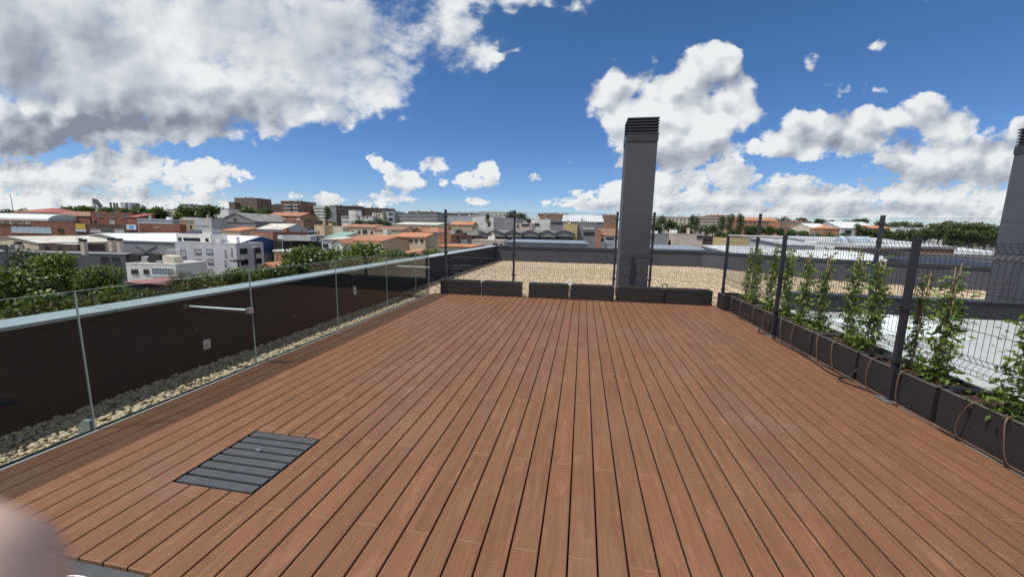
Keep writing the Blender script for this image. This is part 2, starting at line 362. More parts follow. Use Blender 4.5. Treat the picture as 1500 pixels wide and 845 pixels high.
M['steel'] = simple('steel', (.5, .5, .5), .35, .05, metal=.9)
M['plate'] = simple('galvanised base plate', (.16, .19, .20), .5, .2, 20, metal=.4)
M['bamboo'] = simple('dry cane', (.45, .32, .19), .7, .2, 12)
M['stem'] = simple('plant stem', (.10, .065, .035), .8, .3, 20)
M['leaf_j'] = leafmat('jasmine leaf', (.08, .14, .026), (.21, .31, .06), (.44, .52, .15), .45)
M['leaf_p'] = leafmat('plane tree leaf', (.035, .066, .014), (.105, .160, .030), (.24, .28, .065), .38)
M['leaf_d'] = leafmat('dark leaf', (.016, .030, .010), (.034, .058, .016), (.075, .105, .028), .25)
M['leaf_o'] = leafmat('pale green leaf', (.045, .060, .022), (.085, .105, .038), (.15, .165, .065), .3)
M['leaf_f'] = leafmat('far foliage', (.040, .072, .020), (.085, .135, .036), (.15, .20, .060), .35)
M['bark'] = simple('bark', (.12, .09, .065), .9, .3, 6)
def pebble_mat():
    m, t, p = new_mat('river pebbles')
    g = t.new('ShaderNodeNewGeometry')
    c = t.ramp(g.outputs['Random Per Island'], [(0, (.38, .31, .24)), (.14, (.58, .46, .32)), (.5, (.70, .555, .38)), (.72, (.64, .475, .315)), (.88, (.78, .68, .52)), (1, (.50, .42, .33))])
    f = t.noise(t.new('ShaderNodeTexCoord').outputs['Object'], 60, 4, .6)
    c = t.mix(t.M('MULTIPLY', f, .3), c, (.38, .30, .21))
    t.put(p.inputs['Base Color'], c); p.inputs['Roughness'].default_value = .75
    return m
M['pebble'] = pebble_mat()
M['gravelbase'] = simple('gravel bed', (.20, .165, .12), .95, .6, 45, bump=1.0, bscale=35)
def glass_mat():
    m, t, p = new_mat('laminated glass'); t.n.remove(p)
    tr = t.new('ShaderNodeBsdfTransparent'); tr.inputs[0].default_value = (.80, .845, .835, 1)
    gl = t.new('ShaderNodeBsdfGlossy'); gl.inputs['Roughness'].default_value = 0; gl.inputs[0].default_value = (.62, .66, .68, 1)
    lw = t.new('ShaderNodeLayerWeight'); lw.inputs[0].default_value = .5
    fr = t.M('MULTIPLY_ADD', t.M('POWER', lw.outputs['Facing'], 4.0), .96, .04)      # Schlick, same from both sides
    mx = t.new('ShaderNodeMixShader'); t.put(mx.inputs[0], fr); t.l.new(tr.outputs[0], mx.inputs[1]); t.l.new(gl.outputs[0], mx.inputs[2])
    t.l.new(mx.outputs[0], t.n['Material Output'].inputs['Surface'])
    return m
M['glass'] = glass_mat()
m_, t_, p_ = new_mat('polished glass edge'); p_.inputs['Base Color'].default_value = (.34, .40, .40, 1); p_.inputs['Roughness'].default_value = .25
M['gedge'] = m_
# ------------------------------------------------------------------ deck
PW = .145
GX = -3.66                                    # glass line
def far_edge(x): return 9.02 + .033 * (x + 3.43)
deck = MB()
def board(x0, x1, y0, y1):
    b = .0035; p = [(x0, -.040), (x1, -.040), (x1, -b), (x1 - b, 0), (x0 + b, 0), (x0, -b)]
    k = len(deck.v); e = .0032
    for y, dz in ((y0 + .0006, -.003), (y0 + e, 0), (y1 - e, 0), (y1 - .0006, -.003)):
        for i, q in enumerate(p): deck.v.append((q[0], y, q[1] + (dz if i > 1 else 0)))
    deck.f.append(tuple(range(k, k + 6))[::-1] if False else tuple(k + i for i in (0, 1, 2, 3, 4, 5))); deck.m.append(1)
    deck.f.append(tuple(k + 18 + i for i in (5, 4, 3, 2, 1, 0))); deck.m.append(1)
    for s in range(3):
        for i in range(6):
            j = (i + 1) % 6; a = k + s * 6
            deck.f.append((a + i, a + 6 + i, a + 6 + j, a + j)); deck.m.append(2 if i in (0, 1, 5) else (1 if s != 1 and i == 3 else 0))  # board sides take the gap shade as colour, end chamfers the paler tone
HOLES = [(-2.465, -1.885, 1.815, 2.460), (-2.465, -1.885, .62, 1.262)]
for k in range(-25, 21):
    x0, x1 = k * PW + .0044, (k + 1) * PW - .0044
    if k == -25: x0 = GX + .035
    base = 1.735 if k % 2 == 0 else 2.515
    ys = sorted([base + i * 1.745 + rnd.uniform(-.006, .006) for i in range(-3, 6)])
    ye = far_edge((x0 + x1) / 2) + .12; segs = []
    ys = [-2.6] + [y for y in ys if -2.4 < y < ye - .15] + [ye]
    for a, b in zip(ys[:-1], ys[1:]):
        parts = [(a, b)]
        for hx0, hx1, hy0, hy1 in HOLES:
            if hx0 < (x0 + x1) / 2 < hx1:
                np_ = []
                for s0, s1 in parts:
                    if s1 <= hy0 or s0 >= hy1: np_.append((s0, s1)); continue
                    if s0 < hy0: np_.append((s0, hy0))
                    if s1 > hy1: np_.append((hy1, s1))
                parts = np_
        for s0, s1 in parts:
            if s1 - s0 > .02: board(x0, x1, s0, s1)
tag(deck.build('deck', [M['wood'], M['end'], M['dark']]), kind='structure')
b = MB(); b.box(GX - .02, 3.07, -2.6, 9.4, -.09, -.05); tag(b.build('deck_substructure', M['dark']), kind='structure')
# floor hatches
def hatch(y0, y1, label, ring):
    t = thing('floor_hatch', label, 'hatch', (-2.175, (y0 + y1) / 2, 0), 0, 'grey slatted hatches in the deck')
    b = MB(); n = 8; w = .556; L = (y1 - y0) - .012; s = L / n
    for i in range(n):
        a = -L / 2 + i * s; b.prism([(a + .009, -.03), (a + s - .009, -.03), (a + s - .009, -.004), (a + s - .011, -.001), (a + .011, -.001), (a + .009, -.004)], -w / 2 + .004, w / 2 - .004, 'x')
    b.build('slat_panel', M['hatch'], t)
    r = MB()
    if ring == 0: r.box(-.07, -.025, .075, .105, -.001, .003); r.box(-.06, -.035, .082, .098, .003, .0055)
    else:
        r.tube([(.03 + .12 * math.cos(a), .185 + .05 * math.sin(a), .010) for a in np.linspace(0, 6.28, 25)], .007, 8)
    r.build('lift_ring', M['steel'], t)
hatch(1.815, 2.46, 'dark grey slatted hatch set in the middle left of the wooden deck', 0)
hatch(.62, 1.262, 'grey slatted hatch cut off by the bottom edge of the photo', 1)
# ------------------------------------------------------------------ gravel and roof base
def poly_sheet(name, pts, z, mat, kind='structure'):
    b = MB(); b.poly([(x, y, z) for x, y in pts]); return tag(b.build(name, mat), kind=kind)
WX = -4.53                                     # inner face of the left parapet
FARW = [(WX, 20.3), (5.9, 20.75), (9.2, 16.6), (13.6, 14.75), (22, 13.2)]
poly_sheet('gravel_bed', [(WX, 9.0), (GX, 9.0), (GX + .0, 9.3), (22, 9.75)] + FARW[::-1], -.075, M['gravelbase'])
poly_sheet('gravel_bed', [(WX, -3), (GX + .0, -3), (GX + .0, 9.0), (WX, 9.0)], -.15, M['gravelbase'])
bm_ = __import__('bmesh')
def ico(sub):
    b = bm_.new(); bm_.ops.create_icosphere(b, subdivisions=sub, radius=1); V = np.array([v.co[:] for v in b.verts]); F = np.array([[v.index for v in f.verts] for f in b.faces]); b.free(); return V, F
def pebbles(name, pos, size, sub, seed):
    rs = np.random.RandomState(seed); V, F = ico(sub); n = len(pos); nv = len(V)
    sc = size[:, None] * np.stack([rs.uniform(.75, 1.25, n), rs.uniform(.6, 1.0, n), rs.uniform(.38, .62, n)], 1)
    bump = 1 + rs.uniform(-.16, .16, (n, nv, 1))
    P = V[None] * bump * sc[:, None, :]
    a = rs.uniform(0, 6.28, n); tl = rs.normal(0, .35, n)
    c, s = np.cos(a), np.sin(a); ct, st = np.cos(tl), np.sin(tl)
    x, y, z = P[..., 0], P[..., 1], P[..., 2]
    y, z = y * ct[:, None] - z * st[:, None], y * st[:, None] + z * ct[:, None]
    x, y = x * c[:, None] - y * s[:, None], x * s[:, None] + y * c[:, None]
    P = np.stack([x, y, z], -1) + pos[:, None, :]
    FF = (F[None] + (np.arange(n) * nv)[:, None, None]).reshape(-1, 3)
    return tag(np_mesh(name, P.reshape(-1, 3), FF, M['pebble'], smooth=True), kind='stuff')
rs = np.random.RandomState(3)
n = 17000; y = rs.uniform(.3, 9.4, n); x = rs.uniform(WX + .01, GX - .03, n); y = .3 + (y - .3) ** 1.0
pebbles('gravel', np.stack([x, y, rs.uniform(-.155, -.115, n)], 1), rs.uniform(.010, .027, n), 2, 5)
def inside(x, y, poly):
    r = np.zeros(len(x), bool); j = len(poly) - 1
    for i in range(len(poly)):
        xi, yi = poly[i]; xj, yj = poly[j]
        r ^= ((yi > y) != (yj > y)) & (x < (xj - xi) * (y - yi) / (yj - yi + 1e-12) + xi); j = i
    return r
n = 130000; x = rs.uniform(WX, 15, n); y = rs.uniform(9.2, 20.7, n)
k = inside(x, y, [(WX, 9.2), (3.2, 9.3), (15, 9.8)] + [(15, 14.5), (13.6, 14.75), (9.2, 16.6), (5.9, 20.75), (WX, 20.3)])
x, y = x[k], y[k]
pebbles('gravel', np.stack([x, y, rs.uniform(-.075, -.035, len(x))], 1), rs.uniform(.016, .029, len(x)), 1, 6)
# ------------------------------------------------------------------ parapets and the neighbour's floor
def wall_run(name, label, pts, th, z0, zt, mat, cmat, over_in=.03, over_out=.03, ct=.03, seams=2.0):
    t = thing(name, label, 'parapet', (pts[0][0], pts[0][1], 0))
    o = Vector((pts[0][0], pts[0][1]))
    P = [Vector(p) - o for p in pts]
    def offs(d):
        out = []
        for i, p in enumerate(P):
            ds = []
            if i > 0: ds.append((P[i] - P[i - 1]).normalized())
            if i < len(P) - 1: ds.append((P[i + 1] - P[i]).normalized())
            ns = [Vector((-q.y, q.x)) for q in ds]; n = sum(ns, Vector((0, 0))); n.normalize(); n /= max(.4, n.dot(ns[0]))
            out.append(p + n * d)
        return out
    def strip(d0, d1, za, zb, mt, nm, par):
        A, Bq = offs(d0), offs(d1); m = MB()
        for i in range(len(P) - 1):
            q = [A[i], A[i + 1], Bq[i + 1], Bq[i]]
            lo = [(v.x, v.y, za) for v in q]; hi = [(v.x, v.y, zb) for v in q]
            m.poly(hi); m.poly(lo[::-1])
            for a, b_ in ((0, 1), (2, 3)) + (((1, 2),) if i == len(P) - 2 else ()) + (((3, 0),) if i == 0 else ()):
                m.poly([lo[a], lo[b_], hi[b_], hi[a]])
        return m.build(nm, mt, par)
    strip(0, th, z0, zt - ct, mat, 'wall', t)
    strip(-over_in, th + over_out, zt - ct, zt, cmat, 'coping', t)
    sm = MB(); A, Bq = offs(-over_in - .002), offs(th + over_out + .002)
    for i in range(len(P) - 1):
        L = (P[i + 1] - P[i]).length; k = seams
        while k < L - .1:
            u = k / L; a = A[i].lerp(A[i + 1], u); b_ = Bq[i].lerp(Bq[i + 1], u); d = (P[i + 1] - P[i]).normalized() * .004
            sm.poly([(a.x - d.x, a.y - d.y, zt + .001), (a.x + d.x, a.y + d.y, zt + .001), (b_.x + d.x, b_.y + d.y, zt + .001), (b_.x - d.x, b_.y - d.y, zt + .001)])
            sm.poly([(a.x - d.x, a.y - d.y, zt - ct), (a.x + d.x, a.y + d.y, zt - ct), (a.x + d.x, a.y + d.y, zt + .001), (a.x - d.x, a.y - d.y, zt + .001)])
            k += seams
    if sm.f: sm.build('coping_seam', M['gasket'], t)
    return t
wall_run('parapet_wall', 'long dark parapet with a pale blue metal coping beside the gravel strip', [(WX, -3.0), (WX, 20.3 + .28)], .31, -1.2, .75, M['render'], M['coping'])
FW = [(WX + .005, 20.3)] + FARW[1:]
wall_run('parapet_wall', 'dark grey parapet closing the far end of the gravel roof behind the chimney', FW, .3, -1.2, .76, M['render2'], M['coping_d'], ct=.13, over_in=.02)
b = MB(); b.poly([(3.07, -3, -.012), (20, -3, -.012), (20, 9.62, -.012), (3.07, 9.33, -.012)]); tag(b.build('neighbour_terrace', M['conc']), kind='structure')
# low dark walls on the neighbour's side, in line with the far planters
for (xa, xb, lab) in ((4.55, 7.72, 'low dark wall along the neighbouring pale terrace, left length'), (7.80, 13.5, 'low dark wall below the right chimney on the neighbouring terrace')):
    t = thing('low_wall', lab, 'low wall', (xa, 9.36 + .0 * xa, 0)); b = MB(); b.box(0, xb - xa, 0, .30, -.05, .34); b.build('wall', M['render'], t)
    b = MB(); b.box(-.01, xb - xa + .01, -.02, .32, .34, .365); b.build('cap', M['coping_d'], t)
# white sheeting heaped on the neighbour's floor
V = []; F = []; nx = 26; rs2 = np.random.RandomState(11)
for j in range(nx):
    for i in range(nx):
        u, v = i / (nx - 1), j / (nx - 1); e = min(u, 1 - u, v, 1 - v) * 4
        V.append(((u - .5) * 1.5 + rs2.normal(0, .02), (v - .5) * 1.1 + rs2.normal(0, .02), min(1, e) * (.10 + .10 * math.sin(7 * u + 3 * v) * math.cos(9 * v - 4 * u) + rs2.uniform(0, .05)) + .005))
for j in range(nx - 1):
    for i in range(nx - 1): a = j * nx + i; F.append((a, a + 1, a + nx + 1, a + nx))
o = np_mesh('plastic_sheet', V, F, simple('crumpled white sheeting', (.66, .74, .76), .3, .15, 5), smooth=False); o.location = (5.6, 7.9, -.01); tag(o, 'crumpled white plastic sheeting heaped on the pale terrace behind the plants', 'sheeting')
# ------------------------------------------------------------------ glass balustrade
gb = thing('glass_balustrade', 'frameless clear glass balustrade along the left edge of the deck', 'balustrade', (GX, 0, 0))
JT = [-2.44, -.89, .66, 2.2, 3.73, 5.28, 6.83, 8.15, 8.93]
for a, b_ in zip(JT[:-1], JT[1:]):
    m = MB(); y0, y1 = a + .003, b_ - .003; m.box(-.005, .005, y0 + .002, y1 - .002, -.02, 1.088); pn = m.build('glass_pane', M['glass'], gb)
    e = MB(); e.box(-.0052, .0052, y0, y0 + .0014, -.02, 1.088); e.box(-.0052, .0052, y1 - .0014, y1, -.02, 1.088); e.box(-.0052, .0052, y0, y1, 1.088, 1.0892); e.build('pane_edge', M['gedge'], pn)
m = MB(); m.box(-.024, -.009, -2.5, 8.93, -.16, .006); m.box(.009, .020, -2.5, 8.93, -.09, .006); m.build('base_gasket', M['gasket'], gb)
m = MB(); m.box(.021, .036, -2.5, 8.93, -.09, .004); m.build('edge_trim', M['alu2'], gb)
for yj, zz in ((3.70, .64), (8.9, .66)):
    m = MB(); m.tube([(-.012, yj, zz), (WX - GX + .005, yj, zz)], .017, 10); rod = m.build('brace_rod', M['alu'], gb, smooth=False)
    k = MB(); k.box(-.03, .022, yj - .028, yj + .028, zz - .03, zz + .03); k.build('clamp', M['alu'], rod)
    k = MB(); k.tube([(WX - GX + .002, yj, zz), (WX - GX + .012, yj, zz)], .035, 14); k.build('wall_flange', M['plate'], rod)
m = MB(); m.prism([(-.15, -.05), (-.03, -.05), (-.03, .075), (-.10, .07), (-.145, .03)], 2.19, 2.215, 'y'); m.build('corner_bracket', M['gedge'], gb)
# electrical plates on the inside of the parapet
def plate_(y, z, w, h, lab, tilt=0):
    t = thing('socket_plate', lab, 'socket', (WX + .003, y, z)); t.rotation_euler = (tilt, 0, 0)
    m = MB(); m.box(0, .014, -w / 2, w / 2, -h / 2, h / 2); m.build('cover', M['label'], t)
    m = MB(); m.box(.0145, .017, -w * .35, w * .1, -h * .12, -h * .02); m.build('slot', M['gasket'], t)
pz = lambda q, X: EYE + ray(*q) * (X / ray(*q)[0])
p1 = pz((302, 504), WX); p2 = pz((519, 425), WX)
plate_(p1[1], p1[2], .085, .12, 'white socket plate low on the dark parapet between the first two glass panes')
plate_(p2[1], p2[2], .09, .17, 'narrow tilted white plate on the dark parapet towards the far end', .25)
for q, lab in (((286, 482), 'tiny pale stub on the parapet above the white socket plate'), ((429, 463), 'tiny pale stub low on the parapet between two panes')):
    p = pz(q, WX); m = MB(); m.tube([(WX - .002, p[1], p[2]), (WX + .03, p[1], p[2])], .014, 10); tag(m.build('pipe_stub', M['plate']), lab, 'pipe stub')
# ------------------------------------------------------------------ chimneys
def chimney(loc, w, d, h, label):
    t = thing('chimney', label, 'chimney', loc)
    m = MB(); m.box(-w / 2, w / 2, 0, d, -.08, h); m.build('shaft', M['render2'], t)
    m = MB(); m.box(-w / 2 + .10, w / 2 - .10, .10, d - .10, h, h + .33); m.build('flue', M['dark'], t)
    m = MB(); m.box(-w / 2 - .012, w / 2 + .012, -.012, d + .012, h - .16, h + .003); m.build('collar', M['coping_d'], t)
    lv = MB(); o = .010
    for i in range(5):
        z = h + .030 + i * .064; x0, x1, y0, y1 = -w / 2 - o, w / 2 + o, -o, d + o; q = .045
        lo = [(x0, y0, z), (x1, y0, z), (x1, y1, z), (x0, y1, z)]; hi = [(x0 + q, y0 + q, z + .050), (x1 - q, y0 + q, z + .050), (x1 - q, y1 - q, z + .050), (x0 + q, y1 - q, z + .050)]
        for a in range(4):
            c = (a + 1) % 4; lv.poly([lo[a], lo[c], hi[c], hi[a]]); l2 = [(p[0], p[1], p[2] - .012) for p in (lo[a], lo[c])]; lv.poly([l2[0], l2[1], lo[c], lo[a]])
    x0, x1, y0, y1 = -w / 2 - o, w / 2 + o, -o, d + o; z = h + .030 + 4 * .064 + .048
    lv.box(x0, x1, y0, y1, z, z + .03); lv.build('louvre_cap', M['coping_d'], t)
    return t
chimney((1.255, 9.83, 0), .69, .72, 3.87, 'tall dark grey chimney with a louvred cap behind the far planters')
chimney((9.12 + .35, 9.85, 0), .70, .70, 3.60, 'grey chimney cut off by the right edge of the photo')
# ------------------------------------------------------------------ wire fences
def mesh_bm(m, p0, p1, z0, z1, kinks, horiz, nrm, step=.05, r=.0023, dep=.035):
    p0, p1 = Vector(p0), Vector(p1); L = (p1 - p0).length; d = (p1 - p0) / L; n = int(L / step)
    prof = [(z0, 0)]
    for k in kinks: prof += [(k - .05, 0), (k, dep), (k + .05, 0)]
    prof += [(z1, 0)]
    for i in range(n + 1):
        q = p0 + d * (L - n * step) / 2 + d * i * step
        m.tube([(q.x + nrm[0] * o, q.y + nrm[1] * o, z) for z, o in prof], r, 4)
    hz = [(z, 0) for z in horiz]
    for k in kinks: hz += [(k - .05, 0), (k, dep), (k + .05, 0)]
    for z, o in hz:
        m.tube([(p0.x + nrm[0] * o, p0.y + nrm[1] * o, z), (p1.x + nrm[0] * o, p1.y + nrm[1] * o, z)], r * 1.15, 4)
def fence(name, label, posts, z0, zt, kinks, horiz, ps, nrm, clipz, skip=0, r=.0023, plate=True):
    o = Vector((posts[0][0], posts[0][1], 0)); t = thing(name, label, 'fence', o)
    P = [Vector((x, y, 0)) - o for x, y in posts]
    for p in P[skip:]:
        m = MB(); m.box(p.x - ps / 2, p.x + ps / 2, p.y - ps / 2, p.y + ps / 2, -.04, zt); po = m.build('post', M['post'], t)
        m = MB(); m.box(p.x - ps / 2 - .004, p.x + ps / 2 + .004, p.y - ps / 2 - .004, p.y + ps / 2 + .004, zt, zt + .022); m.build('post_cap', M['post'], po)
        for cz in clipz:
            m = MB(); m.box(p.x - ps / 2 - .016, p.x + ps / 2 + .016, p.y - ps / 2 - .014, p.y + ps / 2 + .014, cz - .014, cz + .014)
            m.box(p.x - ps / 2 - .03, p.x + ps / 2 + .03, p.y - .012, p.y + .012, cz - .006, cz + .006); m.build('clip', M['post'], po)
        if plate:
            m = MB(); m.box(p.x - .075, p.x + .075, p.y - .085, p.y + .085, .002, .010); m.build('base_plate', M['plate'], po)
    for a, b_ in zip(P[:-1], P[1:]):
        m = MB(); off = Vector((nrm[0], nrm[1], 0)) * (ps / 2 + .006); d = (b_ - a).normalized()
        mesh_bm(m, a + off + d * .01, b_ + off - d * .01, z0, zt - .01, kinks, horiz, nrm, r=r); m.build('mesh_panel', M['wire'], t)
    return t
FY = lambda x: 9.40 + .033 * (x + 3.43)
fence('wire_fence', 'tall dark wire mesh fence behind the row of far planters', [(x, FY(x)) for x in (-3.40, -1.655, .775, 1.605, 3.875)], .50, 2.05, [.64, 1.28, 1.93], [.5, .89, 1.6, 2.03], .05, (0, 1), (.5, 1.0, 1.5, 1.9), r=.0018, plate=False)
fence('wire_fence', 'tall wire mesh fence on the neighbouring terrace below the metal roofs', [(x, FY(x)) for x in (3.94, 6.30, 11.2)], .50, 2.05, [.64, 1.28, 1.93], [.5, .89, 1.6, 2.03], .06, (0, 1), (.5, 1.0, 1.5, 1.9), skip=1, r=.0018, plate=False)
fence('wire_fence', 'lower dark wire mesh fence on square posts along the planted boxes', [(3.075, y) for y in (9.10, 6.70, 4.27, 1.85, -.55)], .53, 1.59, [.62, 1.50], [.53, .88, 1.18, 1.575], .047, (1, 0), (.42, .95), plate=True)
fr_t = [o for o in COL.objects if o.name.startswith('wire_fence') and 'planted boxes' in o.get('label', '')][0]
m = MB(); m.tube([(0, -.02, 1.578), (0, -2.38, 1.578)], .014, 8); m.build('top_wire_line', M['alu2'], fr_t)  # rail added in place of the bright line of top wires seen edge-on
# ------------------------------------------------------------------ planters
def planter_parts(t, L, Dp, Hh, soil, rise=0):
    th = .022
    m = MB(); m.box(0, L, 0, th, 0, Hh); m.box(0, L, Dp - th, Dp, 0, Hh); m.box(0, th, th, Dp - th, 0, Hh); m.box(L - th, L, th, Dp - th, 0, Hh); m.box(th, L - th, th, Dp - th, 0, .03); m.build('box', M['planter'], t)
    m = MB(); z0, z1 = Hh, Hh + .006; e = .003
    m.box(-e, L + e, -e, th, z0, z1); m.box(-e, L + e, Dp - th, Dp + e, z0, z1); m.box(-e, th, th, Dp - th, z0, z1); m.box(L - th, L + e, th, Dp - th, z0, z1); m.build('rim', M['planter_rim'], t)
    n = 26; V = []; F = []; r3 = np.random.RandomState(int(L * 1000) + int(soil * 100))
    for j in range(9):
        for i in range(n): V.append((th + (L - 2 * th) * i / (n - 1), th + (Dp - 2 * th) * j / 8, soil + r3.normal(0, .011) + rise * math.sin(3.14 * j / 8)))
    for j in range(8):
        for i in range(n - 1): a = j * n + i; F.append((a, a + 1, a + n + 1, a + n))
    np_mesh('soil', V, F, M['soil'], t)
g1 = 'empty planters along the far edge'
labs = ['leftmost empty planter, beside the end of the glass', 'second empty planter from the glass, below the tall fence post', 'empty planter right of the widest gap in the far row', 'empty planter left of the chimney with a white hose loop at its left end', 'empty planter right in front of the tall chimney', 'rightmost empty planter of the far row, next to the planted boxes']
for (xa, xb), lab in zip([(-3.42, -2.42), (-2.37, -1.40), (-1.22, -.265), (-.225, .78), (.87, 1.88), (1.925, 2.93)], labs):
    t = thing('planter_box', lab, 'planter', (xa, far_edge(xa) + .04, .002), math.atan(.033), g1); planter_parts(t, xb - xa, .30, .335, .20)
g2 = 'planted boxes along the right edge'
RY = [(8.66, 7.69), (7.67, 6.71), (6.69, 5.73), (5.69, 4.85), (4.79, 3.835), (3.80, 2.85), (2.83, 1.88), (1.86, .9)]
rl = ['farthest planted box, at the corner with the far row', 'planted box just behind the second fence post', 'planted box just in front of the second fence post', 'planted box left of the wide gap with the black cable', 'planted box behind the nearest fence post, right of the cable gap',
      'large near planted box with two brown hoses looping over its front', 'planted box at the right edge with one leafy plant', 'planted box outside the right edge of the photo']
for i, ((ya, yb), lab) in enumerate(zip(RY, rl)):
    t = thing('planter_box', lab, 'planter', (3.105 - (.012 if i == 4 else 0), ya, .002), -math.pi / 2, g2); planter_parts(t, ya - yb, .40, .318, .272, .015)
t = thing('planter_box', 'short planter turning the corner at the far end of the planted row', 'planter', (3.0, 8.72, .002), 0, g2); planter_parts(t, .42, .45, .33, .26)
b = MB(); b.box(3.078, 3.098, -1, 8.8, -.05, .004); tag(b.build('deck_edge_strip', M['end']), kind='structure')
# ------------------------------------------------------------------ plants on canes
def leaf_cloud(name, centers, sizes, mat, parent, seed, fold=.35, up=.4, ratio=.42, tri=False):
    r3 = np.random.RandomState(seed); n = len(centers)
    d = r3.normal(0, 1, (n, 3)); d[:, 2] = d[:, 2] * .6 - .15; d /= np.linalg.norm(d, axis=1)[:, None]
    nn = r3.normal(0, 1, (n, 3)); nn[:, 2] = np.abs(nn[:, 2]) + up; s = np.cross(d, nn); s /= np.linalg.norm(s, axis=1)[:, None] + 1e-9; nn = np.cross(s, d)
    L = sizes[:, None]; Wd = L * ratio
    c = centers; tip = c + d * L; md = c + d * L * .42
    V = np.stack([c, md + s * Wd * .5 + nn * Wd * fold * .4, tip - nn * L * .08, md - s * Wd * .5 + nn * Wd * fold * .4], 1)
    F = np.arange(n * 4).reshape(n, 4)
    return np_mesh(name, V.reshape(-1, 3), F, mat, parent)
def climber(seed, h, wide=.13, nl=620, cane=True):
    r3 = np.random.RandomState(seed)
    ob = []
    cs = []; strands = []
    for s in range(5):
        a = r3.uniform(0, 6.28); ph = r3.uniform(0, 6.28); hh = h * r3.uniform(.72, 1.0); pts = []
        for i in range(14):
            z = hh * i / 13; q = ph + z * r3.uniform(4, 6); rr = wide * .35 * (.5 + .6 * math.sin(z * 3 + s))
            pts.append((rr * math.cos(q) + .02 * r3.normal(), rr * math.sin(q) + .02 * r3.normal(), z))
        strands.append(pts)
    for k in range(nl):
        s = strands[r3.randint(5)]; z = r3.beta(1.05, 1.25); i = z * 12.99; a, b_ = s[int(i)], s[min(13, int(i) + 1)]; f = i - int(i)
        base = np.array(a) * (1 - f) + np.array(b_) * f
        sp = wide * (.55 + .5 * math.sin(z * 9 + seed) ** 2) * (1.2 if z < .35 else 1.0) * (1 - .35 * z)
        cs.append(base + r3.normal(0, .5, 3) * np.array([sp, sp, .05]))
    return strands, np.array(cs), r3.uniform(.045, .09, nl)
def place_climber(x, y, z, h, seed, label, wide=.13, nl=620, cane_top=None, rz=0):
    h *= 1.17; t = thing('climbing_plant', label, 'plant', (x, y, z), rz, 'climbing plants in the planted boxes')
    st, cs, sz = climber(seed, h, wide * .78, int(nl * .95))
    leaf_cloud('foliage', cs, sz, M['leaf_j'], t, seed + 50)
    m = MB()
    for s in st: m.tube([(p[0], p[1], p[2] - .02) for p in s], .0045, 5, r1=.0025)
    m.build('stem', M['stem'], t)
    m = MB(); ct = cane_top or h * .95
    m.tube([(.01, .0, -.05), (.03, .02, ct)], .006, 6); m.tube([(-.03, .02, -.05), (-.0, -.01, ct * .97)], .005, 6); m.build('cane', M['bamboo'], t)
PX = 3.31
for (y, h, wd, nl, lab, ct) in [
    (8.45, 1.02, .12, 520, 'farthest climber, thin, above the corner of the planted row', None), (8.08, 1.03, .13, 560, 'second farthest climber, dense and dark, left of the second post', None),
    (7.45, 1.05, .15, 700, 'bushy climber with bare canes on top, left of the second post', 1.18), (6.95, .98, .14, 640, 'climber half hidden by the second fence post', 1.1),
    (6.42, 1.0, .13, 620, 'climber just right of the second fence post', 1.1), (5.98, .98, .13, 560, 'narrow upright climber between the second post and the white sheeting', None),
    (5.38, 1.05, .15, 700, 'tall bright green climber in the box left of the cable gap', None), (5.02, .98, .17, 760, 'full climber on a pale cane just left of the cable gap', None),
    (4.42, .98, .10, 260, 'sparse climber with few leaves right behind the nearest post', 1.0), (4.12, .92, .16, 720, 'climber with two bare canes sticking up above its top', 1.12),
    (3.34, .84, .26, 1000, 'low leafy plant at the right edge of the photo', None)]:
    place_climber(PX, y, .27, h, int(y * 37), lab, wd, nl, ct, y)
# low sprouts round the plants' feet
r4 = np.random.RandomState(8); cs = []
for y in (8.0, 7.2, 6.3, 5.9, 5.2, 4.35, 4.1, 3.2):
    k = 36; cs.append(np.stack([PX + r4.normal(0, .07, k), y + r4.normal(0, .16, k), .30 + np.abs(r4.normal(0, .05, k))], 1))
cs = np.concatenate(cs); o = leaf_cloud('ground_sprouts', cs, r4.uniform(.03, .06, len(cs)), M['leaf_j'], None, 9); tag(o, kind='stuff')
# ------------------------------------------------------------------ hoses, cables, small fittings
def curve(pts, n=40):
    pts = [Vector(p) for p in pts]; P = [pts[0]] + pts + [pts[-1]]; out = []
    for i in range(1, len(P) - 2):
        for k in range(8):
            t = k / 8; a, b_, c, d = P[i - 1], P[i], P[i + 1], P[i + 2]
            out.append(.5 * ((2 * b_) + (-a + c) * t + (2 * a - 5 * b_ + 4 * c - d) * t * t + (-a + 3 * b_ - 3 * c + d) * t ** 3))
    return out + [pts[-1]]
hz = thing('drip_hose', 'brown drip irrigation hose running along the foot of the planted boxes', 'hose', (3.07, 5, 0))
m = MB(); r5 = random.Random(4)
m.tube(curve([(3.085 - 3.07 - .02 + r5.uniform(-.012, .012), y - 5, .010) for y in np.arange(8.7, .8, -.35)]), .0075, 6); m.build('supply_line', M['hose'], hz, smooth=True)
for ya, yb in RY:
    for f in (.27, .66):
        y = ya - (ya - yb) * f + r5.uniform(-.04, .04); s = r5.uniform(-.07, .10)
        m = MB(); m.tube(curve([(-.012, y - 5 - .02, .012), (-.03, y - 5, .07), (-.032, y - 5 + s * .4, .20), (-.005, y - 5 + s, .315), (.06, y - 5 + s * 1.2, .350), (.13, y - 5 + s, .30)]), .0052, 6); m.build('drip_loop', M['hose'], hz, smooth=True)
t_ = curve([(3.09, 6.62, .02), (3.0, 6.55, .012), (2.98, 6.3, .012), (3.0, 5.9, .012), (2.985, 5.4, .012), (2.95, 5.0, .012), (3.0, 4.78, .03), (3.09, 4.83, .10), (3.22, 4.82, .2)])
m = MB(); m.tube(t_, .007, 6)
